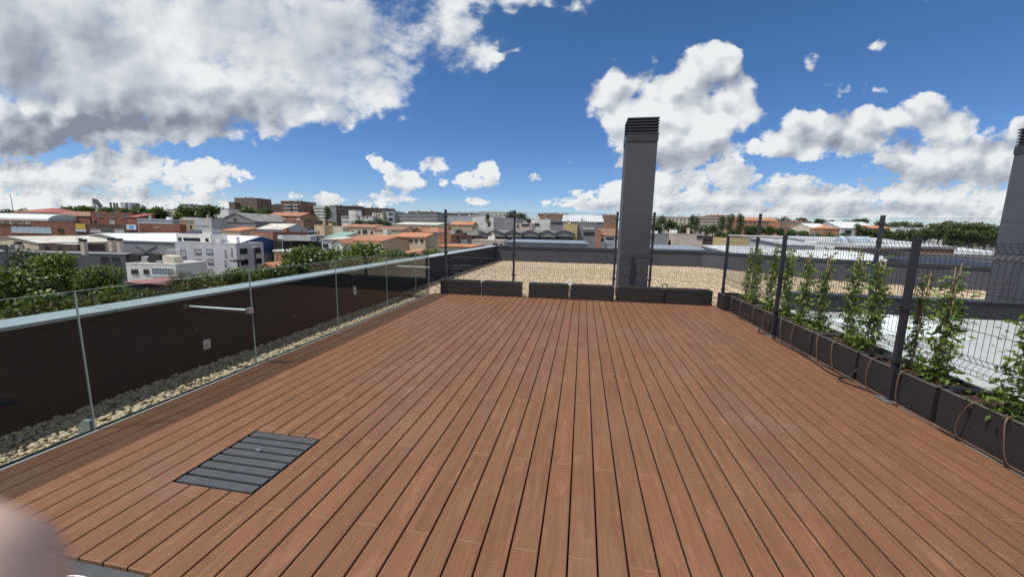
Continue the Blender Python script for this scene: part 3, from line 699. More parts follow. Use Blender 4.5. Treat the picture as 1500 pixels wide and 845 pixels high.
m.tube(curve([(3.14, 4.82, .14), (3.03, 4.86, .02), (2.93, 4.80, .012), (2.94, 4.66, .012), (3.01, 4.52, .012), (3.05, 4.36, .015)]), .007, 6)
tag(m.build('power_cable', M['cable'], smooth=True), 'black cable trailing over the deck to the gap between two planted boxes', 'cable')
m = MB(); m.tube(curve([(3.08, 7.08, .10), (3.0, 7.02, .03), (2.95, 6.92, .012), (2.98, 6.8, .012), (3.06, 6.78, .015)]), .009, 6); m.tube([(3.03, 6.93, .16), (3.085, 6.86, .19)], .016, 8); m.tube([(3.05, 6.90, .175), (3.06, 6.89, .22)], .011, 8)
tag(m.build('hose_coil', M['cable'], smooth=True), 'short black hose with a tap fitting curled left of the second fence post', 'hose')
m = MB(); m.box(3.18, 3.40, 4.80, 4.82, .335, .345); m.prism([(4.66, .325), (4.86, .325), (4.80, .40), (4.72, .37)], 3.17, 3.30, 'x'); m.box(3.2, 3.26, 4.70, 4.76, .37, .42)
tag(m.build('junction_box', M['cable']), 'black junction box resting on the box edge beside the cable gap', 'junction box')
for (yq, xq, lab) in ((3.84, 3.14, 'grey rod lying across two planted boxes near the right edge'), (3.80, 3.16, 'second grey rod beside the first across the planted boxes')):
    m = MB(); m.tube([(xq, yq, .338), (xq + .42, yq - .10, .34)], .010, 8); tag(m.build('rod', M['post']), lab, 'rod')
for (x, lab, lp) in ((-.247, 'white hose with a loop in the gap left of the chimney', 1), (.825, 'short white pipe standing between two far planters', 0), (1.90, 'white hose loop between the two rightmost far planters', 1), (-2.395, 'thin pale pipe between the two leftmost far planters', 0)):
    yq = far_edge(x) + .10; m = MB(); pts = [(x, yq, .01), (x + .01, yq, .12), (x - .005, yq, .25), (x, yq, .345)]
    if lp: pts += [(x + .05 * math.sin(a), yq, .40 - .055 * math.cos(a)) for a in np.linspace(.3, 6.0, 9)]
    m.tube(curve(pts), .013, 8); m.tube([(x, yq, .0), (x, yq, .05)], .022, 8); tag(m.build('hose', M['white'] if x < 0 else M['planter_rim'], smooth=True), lab, 'hose')
# ------------------------------------------------------------------ ground and the town
def gz(x, y):
    d = math.hypot(x, y); t = min(1, max(0, (d - 110) / 270)); return -17 + 13.5 * t * t * (3 - 2 * t)
V = []; F = []; RR = [0, 12, 25, 45, 70, 90, 110, 135, 160, 190, 220, 250, 280, 310, 345, 380, 450, 600, 900, 1500, 3000, 7000]; NA = 72
for r in RR:
    for k in range(NA):
        a = 2 * math.pi * k / NA; x, y = r * math.cos(a), r * math.sin(a); V.append((x, y, gz(x, y)))
for i in range(len(RR) - 1):
    for k in range(NA): k2 = (k + 1) % NA; F.append((i * NA + k, (i + 1) * NA + k, (i + 1) * NA + k2, i * NA + k2))
tag(np_mesh('ground', V, F, simple('town ground, asphalt and dry earth', (.105, .098, .082), .95, .5, .02, dirt=(.075, .085, .04))), kind='structure')
def mk(n, *a, **k): M[n] = simple(n, *a, **k); return M[n]
mk('w_white', (.76, .76, .74), .8, .06, .4, dirt=(.52, .51, .48)); mk('w_cream', (.66, .60, .47), .85, .08, .4, dirt=(.46, .40, .31)); mk('w_beige', (.62, .53, .39), .85, .1, .4, dirt=(.40, .33, .25))
mk('w_greyb', (.45, .45, .46), .85, .1, .4, dirt=(.29, .29, .30)); mk('w_dark', (.085, .09, .105), .8, .16, .4, dirt=(.12, .12, .13)); mk('w_lilac', (.54, .54, .58), .8, .08, .3, dirt=(.34, .34, .38))
mk('w_pink', (.60, .50, .43), .85, .08, .4); mk('w_tan', (.56, .43, .29), .85, .1, .4, dirt=(.36, .27, .19)); mk('w_black', (.028, .026, .028), .8, .2, .4); mk('w_blue', (.05, .09, .24), .6, .1); mk('w_grey', (.24, .24, .25), .85, .1, .4, dirt=(.19, .19, .20))
M['brick'] = brick('red brick', (.31, .115, .07), (.235, .085, .055)); M['brick_d'] = brick('dark brown brick', (.115, .058, .046), (.085, .045, .038)); M['brick_o'] = brick('orange brick', (.46, .22, .12), (.37, .17, .09)); M['brick_b'] = brick('brown brick', (.20, .115, .085), (.155, .088, .066))
M['tile'] = tiles('clay tiles', (.38, .165, .095)); M['tile_o'] = tiles('orange clay tiles', (.50, .215, .105)); M['tile_b'] = tiles('old brown tiles', (.25, .13, .085)); M['tile_r'] = tiles('reddish tiles', (.33, .10, .075))
M['r_white'] = corrug('white sheet roof', (.66, .69, .68), .9, 0, .55); M['r_cream'] = corrug('pale fibre-cement roof', (.49, .48, .42), .8, 0, .8, var=.2); M['r_metal'] = corrug('grey metal roof', (.58, .61, .625), .7, 0, .5, 0.0)
M['r_green'] = corrug('green sheet roof', (.21, .33, .28), .7, 0, .6); M['r_grey'] = simple('grey flat roof', (.27, .27, .28), .9, .25, .3, dirt=(.20, .20, .20)); M['r_red'] = corrug('dusty red sheet roof', (.30, .11, .10), .6, 0, .6)
M['r_fibre'] = corrug('weathered fibre-cement', (.20, .20, .195), .8, 0, .9, var=.25); M['r_blue'] = corrug('blue-grey metal roof', (.24, .28, .34), .7, 0, .5); M['c_grey'] = corrug('grey ribbed cladding', (.26, .27, .29), .55, 0, .6); M['c_lblue'] = corrug('pale blue cladding', (.38, .42, .48), .7, 0, .6)
M['roof_l'] = simple('light screed roof', (.46, .44, .40), .9, .2, .3, dirt=(.33, .31, .28))
M['pane'] = pane_mat('window pane'); M['shut'] = mk('shutter', (.42, .42, .43), .6, .1, 2); M['frame'] = mk('window frame', (.5, .5, .48), .6, .1, 2); M['pane_l'] = pane_mat('milky glazing', (.28, .34, .40), .25); M['frame_d'] = mk('dark window frame', (.07, .065, .065), .6)
M['sign_y'] = mk('yellow sign', (.58, .42, .07), .5); M['sign_w'] = mk('pale blue sign', (.58, .66, .72), .5); M['sign_b'] = mk('blue sign print', (.10, .32, .58), .5); M['sign_c'] = mk('cream sign board', (.50, .45, .34), .7); M['door_r'] = mk('rusty door', (.16, .06, .045), .7)
M['slat_o'] = corrug('rust-brown slats', (.34, .15, .075), .8, 0, .7); M['solar'] = mk('dark panel', (.035, .042, .065), .65, .2, 1, spec=.2); M['gal'] = mk('galvanised duct', (.42, .44, .46), .45, .15, 2, metal=.4)
mk('w_ochre', (.50, .40, .20), .85, .1, .4)
def window(t, plane, a0, a1, z0, z1, y, pm='pane', fm='frame', name='window', bars=1, sill=True):
    """plane 'f' front (y = y), 'l'/'r' sides (x = y)"""
    m = MB(); e = .06
    fr = min(.09, (a1 - a0) * .12)
    def bx(u0, u1, w0, w1, o0, o1, mi):
        if plane == 'f': m.box(u0, u1, y - o1, y - o0, w0, w1, mi)
        elif plane == 'r': m.box(y + o0, y + o1, u0, u1, w0, w1, mi)
        else: m.box(y - o1, y - o0, u0, u1, w0, w1, mi)
    bx(a0 + fr, a1 - fr, z0 + fr, z1 - fr, -.12, .02, 1)
    bx(a0, a0 + fr, z0, z1, -.1, e, 0); bx(a1 - fr, a1, z0, z1, -.1, e, 0); bx(a0 + fr, a1 - fr, z1 - fr, z1, -.1, e, 0); bx(a0 + fr, a1 - fr, z0, z0 + fr, -.1, e, 0)
    for k in range(bars):
        c = a0 + (a1 - a0) * (k + 1) / (bars + 1); bx(c - .03, c + .03, z0 + fr, z1 - fr, .02, e - .01, 0)
    if sill: bx(a0 - .08, a1 + .08, z0 - .10, z0, -.02, .14, 0)
    return m.build(name, [M[fm], M[pm]], t)
class Bld: pass
def bld(name, label, x0, x1, yt, d, dep, wall, roof='flat', rmat='r_grey', yr=None, xr=None, rot=None, px=(), grid=None, side=None, cat='building', group=None, base=None, par=True, over=.25, fm='frame', pm='pane', clutter=None):
    if clutter is None: clutter = 3 if (roof == 'flat' and d > 80 and dep > 5) else 0
    if rot is None: rot = -11 if (x1 < 700 and d < 260) else (-6 if d < 90 else -9)
    b = Bld(); u = np.array(RH) * math.cos(R_(rot)) + np.array(FH) * math.sin(R_(rot)); nb = np.array(FH) * math.cos(R_(rot)) - np.array(RH) * math.sin(R_(rot))
    A = at(x0, yt, d); r = ray(x1, yt)
    k = (A - EYE).dot(nb) / r.dot(nb); Bp = EYE + r * k; wd = float((Bp - A).dot(u))
    def loc(x, y, off=0):                     # pixel -> (along facade, height) on the facade plane pushed back by off
        rr = ray(x, y); q = ((A - EYE).dot(nb) + off) / rr.dot(nb); P = EYE + rr * q; return float((P - A).dot(u)), float(P[2])
    ztop = loc((x0 + x1) / 2, yt)[1]
    cor = [A + u * i * wd + nb * j * dep for i in (0, 1) for j in (0, 1)]
    zb = (min(gz(c[0], c[1]) for c in cor) - .5) if base is None else base
    zb = min(zb, ztop - (2.5 if base is None else .3))
    t = thing(name, label, cat, (A[0], A[1], zb), math.atan2(u[1], u[0]), group)
    Hh = ztop - zb; m = MB(); rm = MB(); o = over
    if roof == 'flat':
        m.box(0, wd, 0, dep, 0, Hh - .3)
        if par and d < 220:
            th = .22
            rm.box(th, wd - th, th, dep - th, Hh - .3, Hh - .22, 0)
            pm_ = MB(); pm_.box(-.03, wd + .03, -.03, th, Hh - .298, Hh); pm_.box(-.03, wd + .03, dep - th, dep + .03, Hh - .298, Hh); pm_.box(-.03, th, th, dep - th, Hh - .298, Hh); pm_.box(wd - th, wd + .03, th, dep - th, Hh - .298, Hh); pm_.build('roof_edge', M[wall], t)
        else: rm.box(-.15, wd + .15, -.15, dep + .15, Hh - .298, Hh)
    else:
        zr = (loc((x0 + x1) / 2, yr, dep / 2 if roof in ('gx', 'hip') else (dep if roof == 'shed' else 0))[1] - zb) if yr is not None else Hh + 2.5
        if roof == 'gx':
            m.prism([(0, 0), (dep, 0), (dep, Hh - .05), (dep / 2, zr - .05), (0, Hh - .05)], 0, wd, 'x')
            for sgn in (0, 1):
                a = [(-o, Hh - o * (zr - Hh) / (dep / 2)), (dep / 2, zr)]
                if sgn: a = [(dep - p[0], p[1]) for p in a]
                q = [a[0], a[1], (a[1][0], a[1][1] + .18), (a[0][0], a[0][1] + .18)]; rm.prism(q, -o, wd + o, 'x')
        elif roof == 'gy':
            xc = wd / 2 if xr is None else loc(xr, yr)[0]
            if xr is not None: zr = loc(xr, yr)[1] - zb
            m.prism([(0, 0), (wd, 0), (wd, Hh - .05), (xc, zr - .05), (0, Hh - .05)], 0, dep, 'y')
            for e0, sg in ((-o, 0), (wd + o, 1)):
                hx = Hh - o * (zr - Hh) / (xc if not sg else wd - xc)
                q = [(e0, hx), (xc, zr), (xc, zr + .18), (e0, hx + .18)]; rm.prism(q, -o, dep + o, 'y')
        elif roof == 'shed':
            m.prism([(0, 0), (dep, 0), (dep, zr - .05), (0, Hh - .05)], 0, wd, 'x')
            sl = (zr - Hh) / dep; rm.prism([(-o, Hh - o * sl), (dep + o, zr + o * sl), (dep + o, zr + o * sl + .16), (-o, Hh - o * sl + .16)], -o, wd + o, 'x')
        elif roof == 'hip':
            m.box(0, wd, 0, dep, 0, Hh - .02); k2 = min(wd, dep) / 2
            r0, r1 = (k2, wd - k2); y_ = dep / 2; lo = [(-o, -o), (wd + o, -o), (wd + o, dep + o), (-o, dep + o)]
            L = [(p[0], p[1], Hh) for p in lo]; Ra, Rb = (r0, y_, zr), (max(r1, r0 + .1), y_, zr)
            rm.poly([L[0], L[1], Rb, Ra]); rm.poly([L[1], L[2], Rb]); rm.poly([L[2], L[3], Ra, Rb]); rm.poly([L[3], L[0], Ra]); rm.poly([(p[0], p[1], Hh - .02) for p in lo][::-1])
            for i in range(4): a, c = lo[i], lo[(i + 1) % 4]; rm.poly([(a[0], a[1], Hh - .02), (c[0], c[1], Hh - .02), (c[0], c[1], Hh), (a[0], a[1], Hh)])
        elif roof == 'vault':
            n = 12; pts = [(dep / 2 - (dep / 2) * math.cos(math.pi * i / n), Hh + (zr - Hh) * math.sin(math.pi * i / n)) for i in range(n + 1)]
            m.box(0, wd, 0, dep, 0, Hh - .02); rm.prism([(p[0], p[1]) for p in pts][::-1], -.1, wd + .1, 'x')
    m.build('wall', M[wall], t)
    if rm.f: rm.build('roof', M[rmat], t)
    b.t, b.w, b.dep, b.H, b.zb, b.loc = t, wd, dep, Hh, zb, loc
    for q in px:                              # windows and doors read off the photo: x0, y0, x1, y1[, pane, frame, name, bars]
        a0, zt_ = loc(q[0], q[1]); a1, z0_ = loc(q[2], q[3]); kw = q[4] if len(q) > 4 else {}
        a0, a1 = max(.05, a0), min(wd - .05, a1)
        if a1 - a0 > .15: window(t, 'f', a0, a1, max(.1, z0_ - zb), zt_ - zb, 0, **{**dict(fm=fm, pm=pm, bars=0), **kw})
    if grid:
        cols, rows, ww, wh, fh, top = grid
        for r_ in range(rows):
            zc = Hh - top - r_ * fh
            if zc - wh / 2 < .6: break
            for c in range(cols):
                xc = wd * (c + .5) / cols; window(t, 'f', xc - ww / 2, xc + ww / 2, zc - wh / 2, zc + wh / 2, 0, pm=pm, fm=fm)
    if side:
        wh_, cols, rows, ww, wh, fh, top = side
        for r_ in range(rows):
            zc = Hh - top - r_ * fh
            if zc - wh / 2 < .6: break
            for c in range(cols):
                yc = dep * (c + .5) / cols; window(t, wh_, yc - ww / 2, yc + ww / 2, zc - wh / 2, zc + wh / 2, wd if wh_ == 'r' else 0, pm=pm, fm=fm)
    for i in range(clutter):                  # roof-top plant: boxes, stacks and an aerial
        m = MB(); cx, cy = rnd.uniform(.15, .85) * wd, rnd.uniform(.25, .75) * dep; s = rnd.uniform(.4, .9); z = Hh - .25
        if i % 3 == 0: m.box(cx - s, cx + s, cy - s * .6, cy + s * .6, z, z + s * 1.4); m.build('roof_unit', M[rnd.choice(['gal', 'w_white', wall])], t)
        elif i % 3 == 1: m.box(cx - .3, cx + .3, cy - .25, cy + .25, z, z + 1.6); m.box(cx - .38, cx + .38, cy - .33, cy + .33, z + 1.6, z + 1.72); m.build('chimney_stack', M[wall], t)
        else: m.tube([(cx, cy, z), (cx, cy, z + 2.6)], .04, 5); m.box(cx - .7, cx + .7, cy - .02, cy + .02, z + 2.2, z + 2.26); m.box(cx - .4, cx + .4, cy - .02, cy + .02, z + 2.5, z + 2.56); m.build('aerial', M['gal'], t)
    return b
def extra(b, name, mat, x0, y0, x1, y1, o0=-.02, o1=.12, parent=None):   # a slab on the facade read off the photo
    a0, zt_ = b.loc(x0, y0); a1, z0_ = b.loc(x1, y1); m = MB(); m.box(a0, a1, -o1, -o0, z0_ - b.zb, zt_ - b.zb); return m.build(name, M[mat], parent or b.t)
S = dict(fm='frame_d'); SH = dict(pm='shut', fm='frame_d'); MG = dict(pm='pane_l')
# ---- left, first row behind the street trees
b = bld('apartment_block', 'long building with its shaded front coloured dark grey behind the big street trees on the far left', -120, 183, 369, 92, 7, 'w_dark', rot=0, px=[(x, 376, x + 13, 385, S) for x in (-60, -20, 15, 60, 100, 147, 163)] + [(x, 393, x + 14, 402, S) for x in (-20, 15, 60, 100, 150, 167)], clutter=4)  # front lies in shade; that shade is put into the wall colour
b = bld('house', 'white low house with two dark windows and a glazed gallery above the red shed', 184, 257, 386, 88, 9, 'w_white', rot=0, rmat='roof_l', px=[(192, 394.5, 203, 401, S), (210, 394.5, 219, 401, S), (222, 392, 254, 404, dict(pm='pane_l', fm='w_white', bars=7))])
for (x0, y0, x1, y1, z, mt) in ((190, 0, 206, 0, 1.9, 'w_black'), (218, 0, 236, 0, 2.1, 'w_black'), (207, 0, 217, 0, 1.2, 'gal'), (238, 0, 256, 0, 1.6, 'w_cream')):
    a0 = b.loc(x0, 386, 4)[0]; a1 = b.loc(x1, 386, 4)[0]; m = MB(); m.prism([(a0, b.H - .2), (a1, b.H - .2), (a1 - .3, b.H + z * .8), (a0 + .2, b.H + z)], 4, 6.5, 'y'); m.build('roof_shed', M[mt], b.t)
m = MB()
for k in range(7): xx = b.w * .5 + k * .42; m.tube([(xx, 3, b.H - .2), (xx + .2, 4.5, b.H + 3.0)], .05, 4); m.tube([(xx + .2, 4.5, b.H + 3.0), (xx + .55, 4.5, b.H + 3.0)], .05, 4)
m.build('pergola_frame', M['w_white'], b.t)
bld('shed', 'long dusty red sheet-roofed shed below the white low house', 186, 292, 417, 76, 7, 'w_black', 'shed', 'r_red', yr=408)
b = bld('house', 'beige gabled house with a broad pale roof at the far left edge', -45, 58, 355, 112, 26, 'w_beige', 'gy', 'r_cream', yr=347, xr=13, px=[(-8, 358, 6, 366, S), (16, 358, 26, 366, S), (30, 358, 36, 366, S)])
b = bld('building', 'low brick extension with a white roof edge right of the beige gabled house', 56, 112, 357, 103, 6, 'brick_d', rmat='r_white', px=[(66, 360, 74, 367, S), (84, 360, 90, 367, S)])
b = bld('warehouse', 'grey warehouse with a white gabled roof and a lean left slope', 103, 186, 352, 128, 24, 'c_grey', 'gy', 'r_white', yr=342.5, xr=147)
b = bld('warehouse', 'long grey ribbed warehouse with a wide white roof behind the white flats', 176, 346, 355, 118, 17, 'c_grey', 'gx', 'r_white', yr=343.5)
m = MB(); a, z0 = b.loc(198, 359); c, z1 = b.loc(232, 377)
for (p, q) in (((a, z0), (c, z1)), ((a, z1), (c, z0))): m.tube([(p[0], -.06, p[1] - b.zb), (q[0], -.06, q[1] - b.zb)], .14, 4)
m.build('brace_shadow', M['w_dark'], b.t)  # dark bars built in place of the shadow of an X brace
m = MB(); m.poly([(b.w + .02, 0.2, b.H - 3.2), (b.w + .02, b.dep - .2, b.H - 3.2), (b.w + .02, b.dep - .2, b.H), (b.w + .02, b.dep / 2, b.H + 2.3), (b.w + .02, .2, b.H)]); m.build('blue_gable', M['w_blue'], b.t)
b = bld('apartment_block', 'pale lilac-grey block of flats with closed shutters in the left town', 256, 345, 355, 108, 9, 'w_lilac', rmat='roof_l', px=[(x0, y0, x1, y1, SH) for x0, y0, x1, y1 in ((264, 366, 273, 377), (285, 365, 295, 371.5), (302, 365, 312, 371.5), (266, 381.5, 274.5, 391), (287, 380, 296.5, 386), (304, 379.5, 313, 386), (288, 394.5, 297.5, 401), (303, 394, 312, 401), (267, 395, 275, 403))] + [(329, 366, 332, 376, SH), (338, 364, 341, 374, SH), (329, 381, 332, 389, SH)], side=('r', 2, 4, 2.4, 1.5, 3.0, 2.2), fm='frame_d')
pent = MB(); a0 = b.loc(259, 355, 2)[0]; a1 = b.loc(309, 355, 2)[0]; zt = b.loc(280, 342.5, 2)[1] - b.zb; pent.box(a0, a1, 2, 7, b.H - .25, zt); pe = pent.build('penthouse', M['w_white'], b.t)
for x0, x1 in ((261, 266), (269, 293), (301, 305.5)):
    q0 = b.loc(x0, 350, 2)[0]; q1 = b.loc(x1, 350, 2)[0]; m = MB(); m.box(q0, q1, 1.9, 1.98, b.H + .1, b.H + 1.0); m.build('window', M['pane'], pe)
m = MB(); a2 = b.loc(291, 342, 2)[0]; m.box(a2, a2 + 3.2, 3, 6, zt, zt + 1.3); m.build('roof_unit', M['w_greyb'], pe)
m = MB(); a2 = b.loc(265, 342, 2)[0]; a3 = b.loc(288, 342, 2)[0]; m.prism([(2.2, zt), (5.6, zt), (5.6, zt + 1.0)], a2, a3, 'x'); m.build('solar_panel', M['solar'], pe)
bld('building', 'red brick building in half shade right of the lilac-grey flats', 366, 399, 340, 131, 16, 'brick', rmat='tile', px=[(370, 345, 381, 350, S), (371, 358, 382, 362, dict(pm='shut')), (371, 364, 382, 369, dict(pm='shut'))], side=('r', 3, 3, 2, 1.4, 3.1, 2.2))
bld('hut', 'small orange gabled hut just above the tree crowns', 382, 399, 392, 68, 5, 'brick_o', 'gy', 'tile_o', yr=386)
bld('hut', 'small brick hut under a flat white roof beside the orange hut', 401, 424, 366.5, 72, 5, 'brick_o', rmat='r_white', px=[(404, 372, 408, 384, dict(pm='door_r', name='door', sill=False))], par=False)
b = bld('building', 'black-walled depot under a long grey canopy with a white sign box', 400, 486, 353, 120, 10, 'w_black', rmat='r_grey')
extra(b, 'canopy', 'w_greyb', 424, 344.5, 464, 353, -.1, 2.6); s = extra(b, 'sign_box', 'w_white', 410, 344.5, 420.5, 350.5, -.1, .9)
for x in (422, 425, 428.3): extra(b, 'sign_mark', 'w_white', x, 350.5, x + 1.8, 353.5, 0, .06)
bld('house', 'small grey-blue building with a cream roof and a green sheet lean-to', 471, 499, 351, 112, 11, 'w_lilac', 'shed', 'r_cream', yr=347, px=[(473, 357, 481, 363, S)])
bld('shed', 'shed with a pale green roof behind the cream-roofed building', 476, 500, 348, 128, 9, 'w_cream', 'shed', 'r_green', yr=340)
bld('house', 'tan square house left of the long beige house', 460, 475, 329.5, 152, 9, 'w_tan', rmat='roof_l', px=[(462, 339, 464, 341, S), (466, 339, 468, 341, S)])
b = bld('house', 'house with a white gable wall and terracotta roof just above the street trees', 501, 561, 353, 95, 14, 'w_tan', 'gx', 'tile', yr=346.5, px=[(546, 360, 556, 371, S), (508, 359, 514, 363, S)]); extra(b, 'awning', 'w_cream', 508, 356, 556, 357.5, 0, 1.4)
bld('house', 'white gable-ended house in front of the terracotta roofs', 487, 502, 357, 90, 12, 'w_white', 'gy', 'tile', yr=351.5)
bld('house', 'long beige house with small dark windows and a red-brown roof', 500, 547, 333, 155, 14, 'w_beige', 'gx', 'tile', yr=329, px=[(x, 338, x + 4, 342, S) for x in (504, 515, 524)] + [(531, 337, 538, 342, S), (543, 338, 546, 345, S)])
bld('house', 'pale end wing of the long beige house', 488, 502, 332, 152, 12, 'w_cream', rmat='roof_l')
bld('house', 'house with a dull brown roof and a white chimney wall', 548, 590, 337, 148, 12, 'w_beige', 'gx', 'tile_b', yr=332)
bld('building', 'narrow white wall standing in front of the dull brown roof', 561, 567, 336, 140, 3, 'w_white')
bld('house', 'red brick house front between two terracotta roofs', 530, 577, 348.5, 118, 12, 'brick', 'gx', 'tile_o', yr=345, px=[(565, 352, 568, 357, {}), (571, 352, 575, 357, {}), (562, 363, 567, 368, S), (570, 363, 575, 368, S)])
bld('house', 'wide beige house with an orange roof and a row of five windows', 578, 623, 347.5, 112, 12, 'w_beige', 'gx', 'tile_o', yr=341.5, px=[(x, 350.5, x + 4, 354, S) for x in (584, 590.5, 598, 600.5, 607.5, 616)])
bld('house', 'grey house with balconies under a terracotta hip roof beside the fence post', 617, 642, 340, 138, 13, 'w_greyb', 'hip', 'tile', yr=332.5, px=[(626, 342, 633, 346, S), (624, 351, 640, 355, S)])
bld('house', 'orange brick gable beside the grey balcony house', 604, 617, 338.5, 141, 12, 'brick_o', 'gy', 'tile', yr=333.5)
bld('building', 'cream shed with a wide pale roof and a dark gate', 577, 640, 329.5, 172, 22, 'w_cream', 'gx', 'r_cream', yr=326, px=[(597, 334, 604, 340.5, S)])
bld('house', 'house with only its orange hip roof showing above the parapet', 581, 624, 372, 66, 8, 'w_beige', 'hip', 'tile_o', yr=363.5)
# ---- left, brick works and halls on the slope
b = bld('factory', 'red brick factory with a lettered sign and a long milky window strip', -60, 107, 323, 150, 3, 'brick', rot=0, rmat='r_grey', px=[(15.5, 331.5, 76, 342, dict(pm='pane_l', fm='shut', bars=6)), (84, 335, 94, 340, S)])
sg = extra(b, 'sign_board', 'sign_c', -14, 323.6, 45, 329.4, -.02, .14)
a0, z0 = b.loc(1, 326.6); a1, _ = b.loc(44, 326.6); word = 'ANGE OBJETOS L'; cells = []; cur = 0.0
for ch in word:
    if ch == ' ': cur += .55; continue
    tx = bpy.data.curves.new('sign_text', 'FONT'); tx.body = ch; tx.align_y = 'CENTER'; tx.size = 1.0; tx.extrude = .02; tx.offset = .018
    to = bpy.data.objects.new('sign_text', tx); COL.objects.link(to); bpy.context.view_layer.update(); wd_ = to.dimensions.x
    cells.append((cur, bpy.data.meshes.new_from_object(to))); cur += wd_ + .12; bpy.data.objects.remove(to)
for x_, me in cells:
    me.name = 'sign_letter'; me.materials.clear(); me.materials.append(M['w_black']); k_ = (a1 - a0) / cur
    to = bpy.data.objects.new('sign_letter', me); COL.objects.link(to); to.parent = sg; to.rotation_euler = (math.pi / 2, 0, 0); to.scale = (k_, 1.75, 1); to.location = (a0 + x_ * k_, -.17, z0 - b.zb)
bld('hall', 'hall with a long silver barrel roof behind the brick factory', -70, 70, 321, 172, 14, 'w_greyb', 'vault', 'r_metal', yr=312, rot=0)
bld('house', 'building under a broad brick-red hip roof on the skyline at far left', 16, 66, 311, 240, 24, 'w_tan', 'hip', 'tile_r', yr=304.5)
bld('house', 'brick house with a brown tiled lean-to roof behind the yellow sign', 80, 131, 316.5, 186, 6, 'brick', 'shed', 'tile_b', yr=310.5, px=[(90, 318.5, 96, 321, S), (97, 318.5, 102, 321, S), (110, 323, 117, 327, S)], clutter=3)
b = bld('building', 'red brick building with three white-framed windows in a row', 132, 194, 311, 182, 4, 'brick', rot=0, px=[(142.5, 313.5, 151.5, 317.5, dict(bars=2)), (161.5, 314, 170, 318, dict(bars=2)), (178, 314.5, 188, 318.5, dict(bars=2)), (160, 322, 168.5, 328, dict(pm='shut')), (130, 323, 135, 327, S), (138, 323.5, 142, 327.5, S)], clutter=3)
b = bld('workshop', 'dark brick workshop with white shutters and a yellow sign', 108, 190, 329, 148.5, 3, 'brick_d', rot=0, px=[(132, 335.5, 148, 340.5, dict(pm='shut')), (150, 335.5, 165, 341, dict(bars=2)), (167, 335.5, 182, 341, dict(pm='shut'))])
extra(b, 'sign_panel', 'sign_y', 110.5, 327.5, 126, 336, 0, .15); extra(b, 'sign_strip', 'sign_w', 111, 336, 127, 339.5, 0, .15)
s = extra(b, 'sign_panel', 'sign_w', 185.3, 329, 200, 336.5, 0, .15); extra(b, 'sign_print', 'sign_b', 189.5, 330.5, 197, 335, -.15, .17, parent=s)
bld('shed', 'small red-roofed shed beside the flat white hall', 187, 202, 318, 178, 7, 'brick', 'shed', 'tile_r', yr=313.5)
bld('hall', 'hall with a flat white roof over a brick wall', 201, 252, 321, 166, 6, 'c_lblue', rmat='r_white', par=False)
bld('building', 'plain red brick wall building below the flat white hall', 203, 263, 328, 156, 3, 'brick', rot=0, px=[(226, 333, 232, 334, dict(pm='shut'))])
bld('workshop', 'tan workshop with a grey shuttered front next to it', 263, 285, 322.5, 160, 5, 'w_tan', rot=0, roof='gx', rmat='r_fibre', yr=319, px=[(278, 330, 281, 334, S)])
bld('workshop', 'grey shuttered workshop front with brick side wall', 284, 309, 319.5, 156, 7, 'w_greyb', rmat='tile_r', px=[(286, 323, 306, 330, dict(pm='shut', fm='w_greyb', bars=0)), (286, 332, 307, 338, dict(pm='shut', fm='w_greyb', bars=0))])
b = bld('hall', 'wide grey gabled hall below the brown apartment towers', 319, 374, 324, 168, 22, 'w_grey', 'gy', 'r_fibre', yr=312, xr=345, px=[(342, 320, 347, 323, S)]); extra(b, 'band', 'w_tan', 319, 324.5, 374, 326, 0, .2)
bld('house', 'little orange-roofed house in front of the grey gabled hall', 325, 352, 338, 142, 8, 'w_tan', 'shed', 'tile_o', yr=333)
bld('house', 'long terracotta-roofed house with a row of four dark windows', 390, 440, 316.5, 214, 14, 'brick_o', 'gx', 'tile', yr=311.5, px=[(x, 318, x + 3.5, 321, S) for x in (400, 406, 412, 418)])
bld('shed', 'pale glasshouse-like shed in the middle of the left town', 377, 414, 336, 146, 14, 'c_lblue', 'gx', 'r_cream', yr=328)
bld('building', 'dark brown brick building left of the small car park', 414, 445, 322, 158, 16, 'brick_b', px=[(421, 331, 425, 341, dict(pm='shut', fm='frame_d')), (429, 330, 433, 342, S)], side=('r', 3, 4, 1.8, 1.4, 3, 2))
# ---- left skyline
def tower(label, x0, x1, yt, d, dep, wall, grid, rmat='r_grey', side=None, rot=-8, clutter=4, **k): return bld('apartment_tower', label, x0, x1, yt, d, dep, wall, rmat=rmat, grid=grid, side=side, rot=rot, clutter=clutter, par=False, **k)
tower('brown apartment tower on the left skyline, tallest of the three', 343, 376, 290, 330, 16, 'brick_b', (5, 6, 1.6, 1.5, 3, 2.6), side=('r', 3, 6, 1.6, 1.5, 3, 2.6), clutter=8)
tower('stepped lower wing on the left of the tallest brown tower', 335, 344, 296, 326, 14, 'brick_b', (2, 5, 1.8, 1.5, 3, 2.2), clutter=2)
tower('lower dark apartment block between two brown towers', 378, 411, 299.5, 362, 16, 'brick_d', (7, 4, 1.6, 1.4, 3, 2.2), clutter=9)
b = tower('brown apartment tower with white balcony bands, right one of the pair', 411, 441, 294.5, 302, 18, 'brick_b', None, side=('r', 3, 6, 1.6, 1.5, 3, 2.6), clutter=8)
for r_ in range(5):
    for x0, x1 in ((418, 427), (430, 438)): extra(b, 'balcony', 'w_greyb', x0, 299.2 + r_ * 4.9, x1, 301.4 + r_ * 4.9, -.1, 1.0); a0, z1 = b.loc(x0, 297.2 + r_ * 4.9); a1, z0 = b.loc(x1, 299.2 + r_ * 4.9); window(b.t, 'f', a0, a1, z0 - b.zb, z1 - b.zb, 0, fm='frame_d', sill=False)
b = tower('white office block with dark window bands on the skyline', 459, 476, 301.5, 310, 16, 'w_white', None, rmat='w_white', clutter=5)
